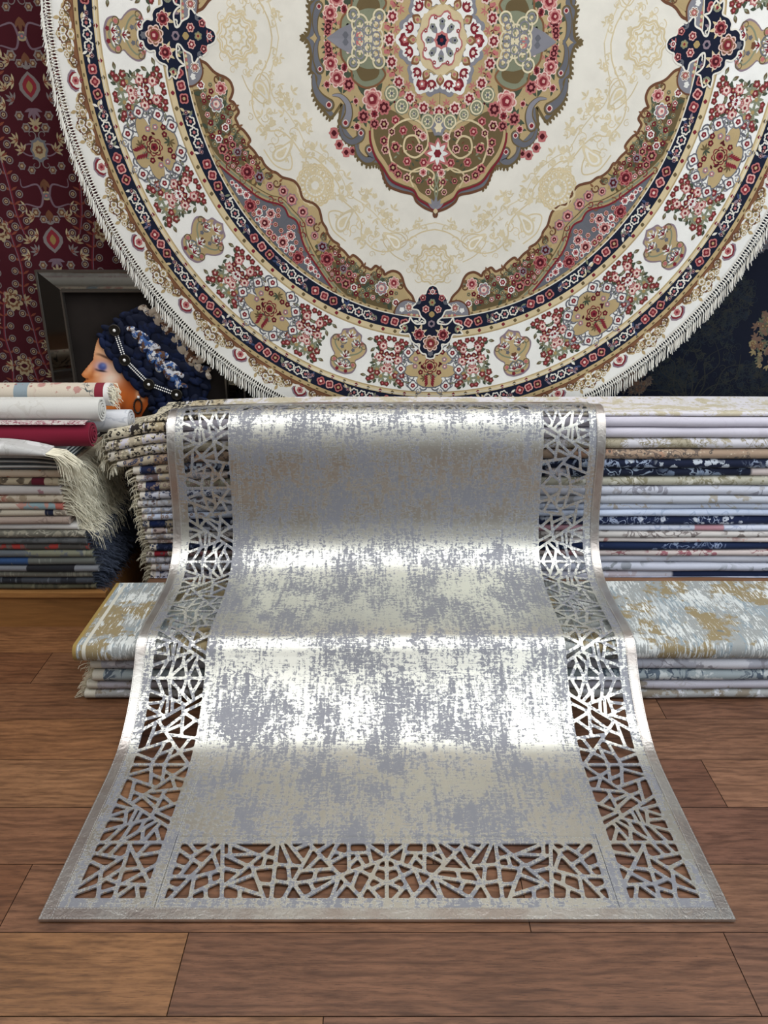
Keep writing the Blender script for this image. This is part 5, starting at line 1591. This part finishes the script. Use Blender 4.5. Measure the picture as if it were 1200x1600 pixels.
# head wrap: plaited cloth in relief
def cloth(name, base, lays, sc=1.):
    t = NT(name); co = t.coord('Object'); c = t.mix(t.noise(co, 40, 3), tuple(x * .75 for x in hexc(base)), hexc(base))
    for i, (h, s_, th) in enumerate(lays):
        c = t.mix(t.step(t.noise(t.coord('Object', off=(i * 3.1, i, 1)), s_, 3, .6), th, th + .03), c, hexc(h))
    t.base(c); t.bump(t.noise(co, 900, 2), .25, .001)
    return t.set(Roughness=.75, Specular_IOR_Level=.25)
navyc = cloth('navy_cloth', '#111e40', [('#0a1229', 14, .5)])
floralc = cloth('printed_cloth', '#c9c8cc', [('#3a5c92', 30, .47), ('#5d4132', 34, .55), ('#1d2c50', 40, .55), ('#d6d4d2', 44, .58)])
floralb = cloth('beige_printed_cloth', '#b9aa98', [('#5a3c2a', 26, .55), ('#22304e', 30, .58), ('#d6cdc0', 40, .58)])
hw = MB()
hull = [pp(*q) for q in ((153, 528), (166, 512), (186, 498), (206, 483), (230, 481), (256, 494), (284, 522), (308, 552), (326, 582), (330, 606), (318, 628), (290, 650), (250, 650), (236, 628), (216, 600), (190, 566), (170, 540))]
cen = pp(245, 560)
def dome(pts, lift):
    V = []; F = []
    n = len(pts)
    for q, l in ((1, 0), (.9, .5), (.7, .8), (.4, .95)):
        for p in pts:
            v = cen + (p - cen) * q; v = np.array([v[0], YC - .001 - lift * l, v[2]]); V.append(v)
    V.append(np.array([cen[0], YC - lift, cen[2]]))
    for r in range(3):
        for k in range(n): F.append((r * n + k, r * n + (k + 1) % n, (r + 1) * n + (k + 1) % n, (r + 1) * n + k))
    for k in range(n): F.append((3 * n + k, 3 * n + (k + 1) % n, 4 * n))
    return V, F
V, F = dome(hull, .012)
wrap = make('head_wrap', V, F, navyc, fr_root, True)
def braid(px, r_px, mat, lift=.012, step=.80, seed=0):
    cur = curve([complex(*q) for q in px], 16)
    s_ = np.concatenate([[0], np.cumsum(np.abs(np.diff(cur)))])
    L = s_[-1]; n = int(L / (r_px * step)); m = MB(); r = random.Random(seed)
    k_ = abs(pp(201, 560)[0] - pp(200, 560)[0])
    for i in range(n + 1):
        v = L * i / max(1, n)
        c = np.interp(v, s_, cur.real) + 1j * np.interp(v, s_, cur.imag)
        e = np.interp(min(L, v + 1), s_, cur.real) + 1j * np.interp(min(L, v + 1), s_, cur.imag) - c
        if abs(e) < 1e-6: e = c - (np.interp(v - 1, s_, cur.real) + 1j * np.interp(v - 1, s_, cur.imag))
        e /= abs(e); sg = 1 if i % 2 else -1
        tp = min(1, .55 + 2.0 * min(i, n - i) / max(1, n))
        c2 = c + 1j * e * sg * r_px * .34 * tp
        ang = np.angle(e) + sg * .62 + r.gauss(0, .22)
        ca, sa = cos(-ang), sin(-ang)     # picture y runs down, room z up
        R = np.array([[ca, 0, -sa], [0, 1, 0], [sa, 0, ca]])
        p = pp(c2.real, c2.imag, lift + r.gauss(0, .0015))
        g_ = r.uniform(.85, 1.2)
        m.ball(p, (r_px * k_ * 1.12 * tp * g_, .012 * tp, r_px * k_ * .62 * tp), R, 14, 10)
    return m.build('braid', mat, wrap, True)
for i, (px, r_, mt, lf) in enumerate([
    ([(157, 526), (170, 540), (182, 556), (196, 572), (212, 590), (226, 608), (238, 626)], 12, navyc, .010),
    ([(168, 514), (186, 532), (197, 552), (212, 572), (232, 592), (254, 610), (280, 622)], 14, navyc, .016),
    ([(184, 503), (206, 522), (222, 545), (244, 570), (268, 592), (292, 610)], 14, navyc, .018),
    ([(207, 514), (222, 524), (240, 545), (258, 567), (276, 586), (288, 602)], 12, floralc, .026),
    ([(196, 494), (222, 503), (246, 521), (268, 546), (286, 570), (302, 596)], 15, navyc, .018),
    ([(216, 486), (240, 502), (264, 520), (288, 550), (308, 578), (318, 604)], 14, navyc, .014),
    ([(224, 482), (242, 487), (262, 506), (281, 529), (298, 552), (314, 570), (329, 584)], 12, floralb, .020),
    ([(232, 616), (250, 626), (272, 634), (300, 632), (322, 616)], 12, navyc, .012),
    ([(238, 640), (262, 646), (290, 644)], 12, navyc, .008)]):
    braid(px, r_, mt, lf, seed=i)
disc_m = mat_plain('antique_brass', '#2e2a24', .45, .7, 60, .3, .3); bead_m = mat_plain('pearl', '#e9e6e0', .25, 0, 30, .03, 0)
k_ = abs(pp(201, 560)[0] - pp(200, 560)[0])
discs = [(183.5, 514), (199, 560), (236.5, 597.5), (279.5, 613.5)]
for (x, y) in discs:
    m = MB()
    c = pp(x, y, .036)
    V = []; F = []
    prof_d = [(9 * k_, -.004), (9 * k_, .001), (8 * k_, .003), (6.5 * k_, .0015), (4.5 * k_, .003), (3.4 * k_, .002)]
    for r, h in prof_d:
        for q in range(24): V.append(c + np.array([r * cos(q * pi / 12), -h, r * sin(q * pi / 12)]))
    for i in range(len(prof_d) - 1):
        for q in range(24): F.append((i * 24 + q, i * 24 + (q + 1) % 24, (i + 1) * 24 + (q + 1) % 24, (i + 1) * 24 + q))
    F.append(tuple(5 * 24 + q for q in range(24)))
    m.add(V, F); md = m.build('medallion', disc_m, wrap, True)
    m = MB(); m.ball(c - np.array([0, .004, 0]), (2.4 * k_,) * 3, None, 10, 8); m.build('pearl', bead_m, wrap, True)
for a, b_ in zip(discs[:-1], discs[1:]):
    A0, B0 = complex(*a), complex(*b_); e = (B0 - A0) / abs(B0 - A0); n = int((abs(B0 - A0) - 18) / 3.1)
    for sg in (1, -1):
        m = MB()
        for i in range(n + 1):
            q = A0 + e * (9.5 + (abs(B0 - A0) - 19) * i / n) + 1j * e * 2.0 * sg
            m.ball(pp(q.real, q.imag, .0335), (1.25 * k_,) * 3, None, 8, 6)
        m.build('bead_string', bead_m, wrap, True)
m = MB()
for q in range(26):
    a = q * 2 * pi / 26; m.ball(pp(216 + 6 * cos(a), 634 + 11 * sin(a), .006), (1.6 * k_,) * 3, None, 6, 5)
m.build('earring', mat_plain('dark_beads', '#2b2622', .35, .5, 60, .3, .1), fr_root, True)
m = MB(); m.ball(pp(217, 620, .006), (2.6 * k_,) * 3, None, 8, 6); m.build('earring_pearl', bead_m, fr_root, True)

# ------------------------------------------------------------------ lights of the shop
def area(name, loc, rot, sx, sy, power, col):
    l = bpy.data.lights.new(name, 'AREA'); l.shape = 'RECTANGLE'; l.size = sx; l.size_y = sy; l.energy = power; l.color = col
    o = bpy.data.objects.new(name, l); C.objects.link(o); o.location = loc; o.rotation_euler = rot
    return o
for y, p in ((1.95, 44), (.55, 24), (-.85, 16), (-2.25, 8)):
    for x in (-2.05, 2.05):
        area('ceiling_panel_light', (x, y, 3.57), (0, 0, 0), 3.9, 1.25, p, (.965, .985, 1.0))
area('shop_window_light', (-.2, -3.55, 2.2), (radians(90), 0, 0), 5.0, 2.0, 5, (.93, .96, 1.0))
area('side_window_light', (4.15, .2, 1.8), (radians(90), 0, radians(90)), 3.2, 2.4, 115, (.76, .87, 1.0))

w = bpy.data.worlds.new('room_air'); bpy.context.scene.world = w; w.use_nodes = True
w.node_tree.nodes['Background'].inputs[0].default_value = (.8, .85, 1, 1); w.node_tree.nodes['Background'].inputs[1].default_value = .05

cam = bpy.data.cameras.new('camera'); cam.sensor_fit = 'VERTICAL'; cam.sensor_height = 36; cam.sensor_width = 27; cam.lens = 36 * FPX / 1600
co_ = bpy.data.objects.new('camera', cam); C.objects.link(co_)
co_.location = (0, 0, CAMZ); co_.rotation_euler = (radians(90) - PITCH, 0, 0)
cam.clip_start = .05
sc = bpy.context.scene
sc.camera = co_
sc.view_settings.view_transform = 'Standard'; sc.view_settings.look = 'None'; sc.view_settings.gamma = 1; sc.view_settings.use_curve_mapping = False
sc.view_settings.exposure = 0.3
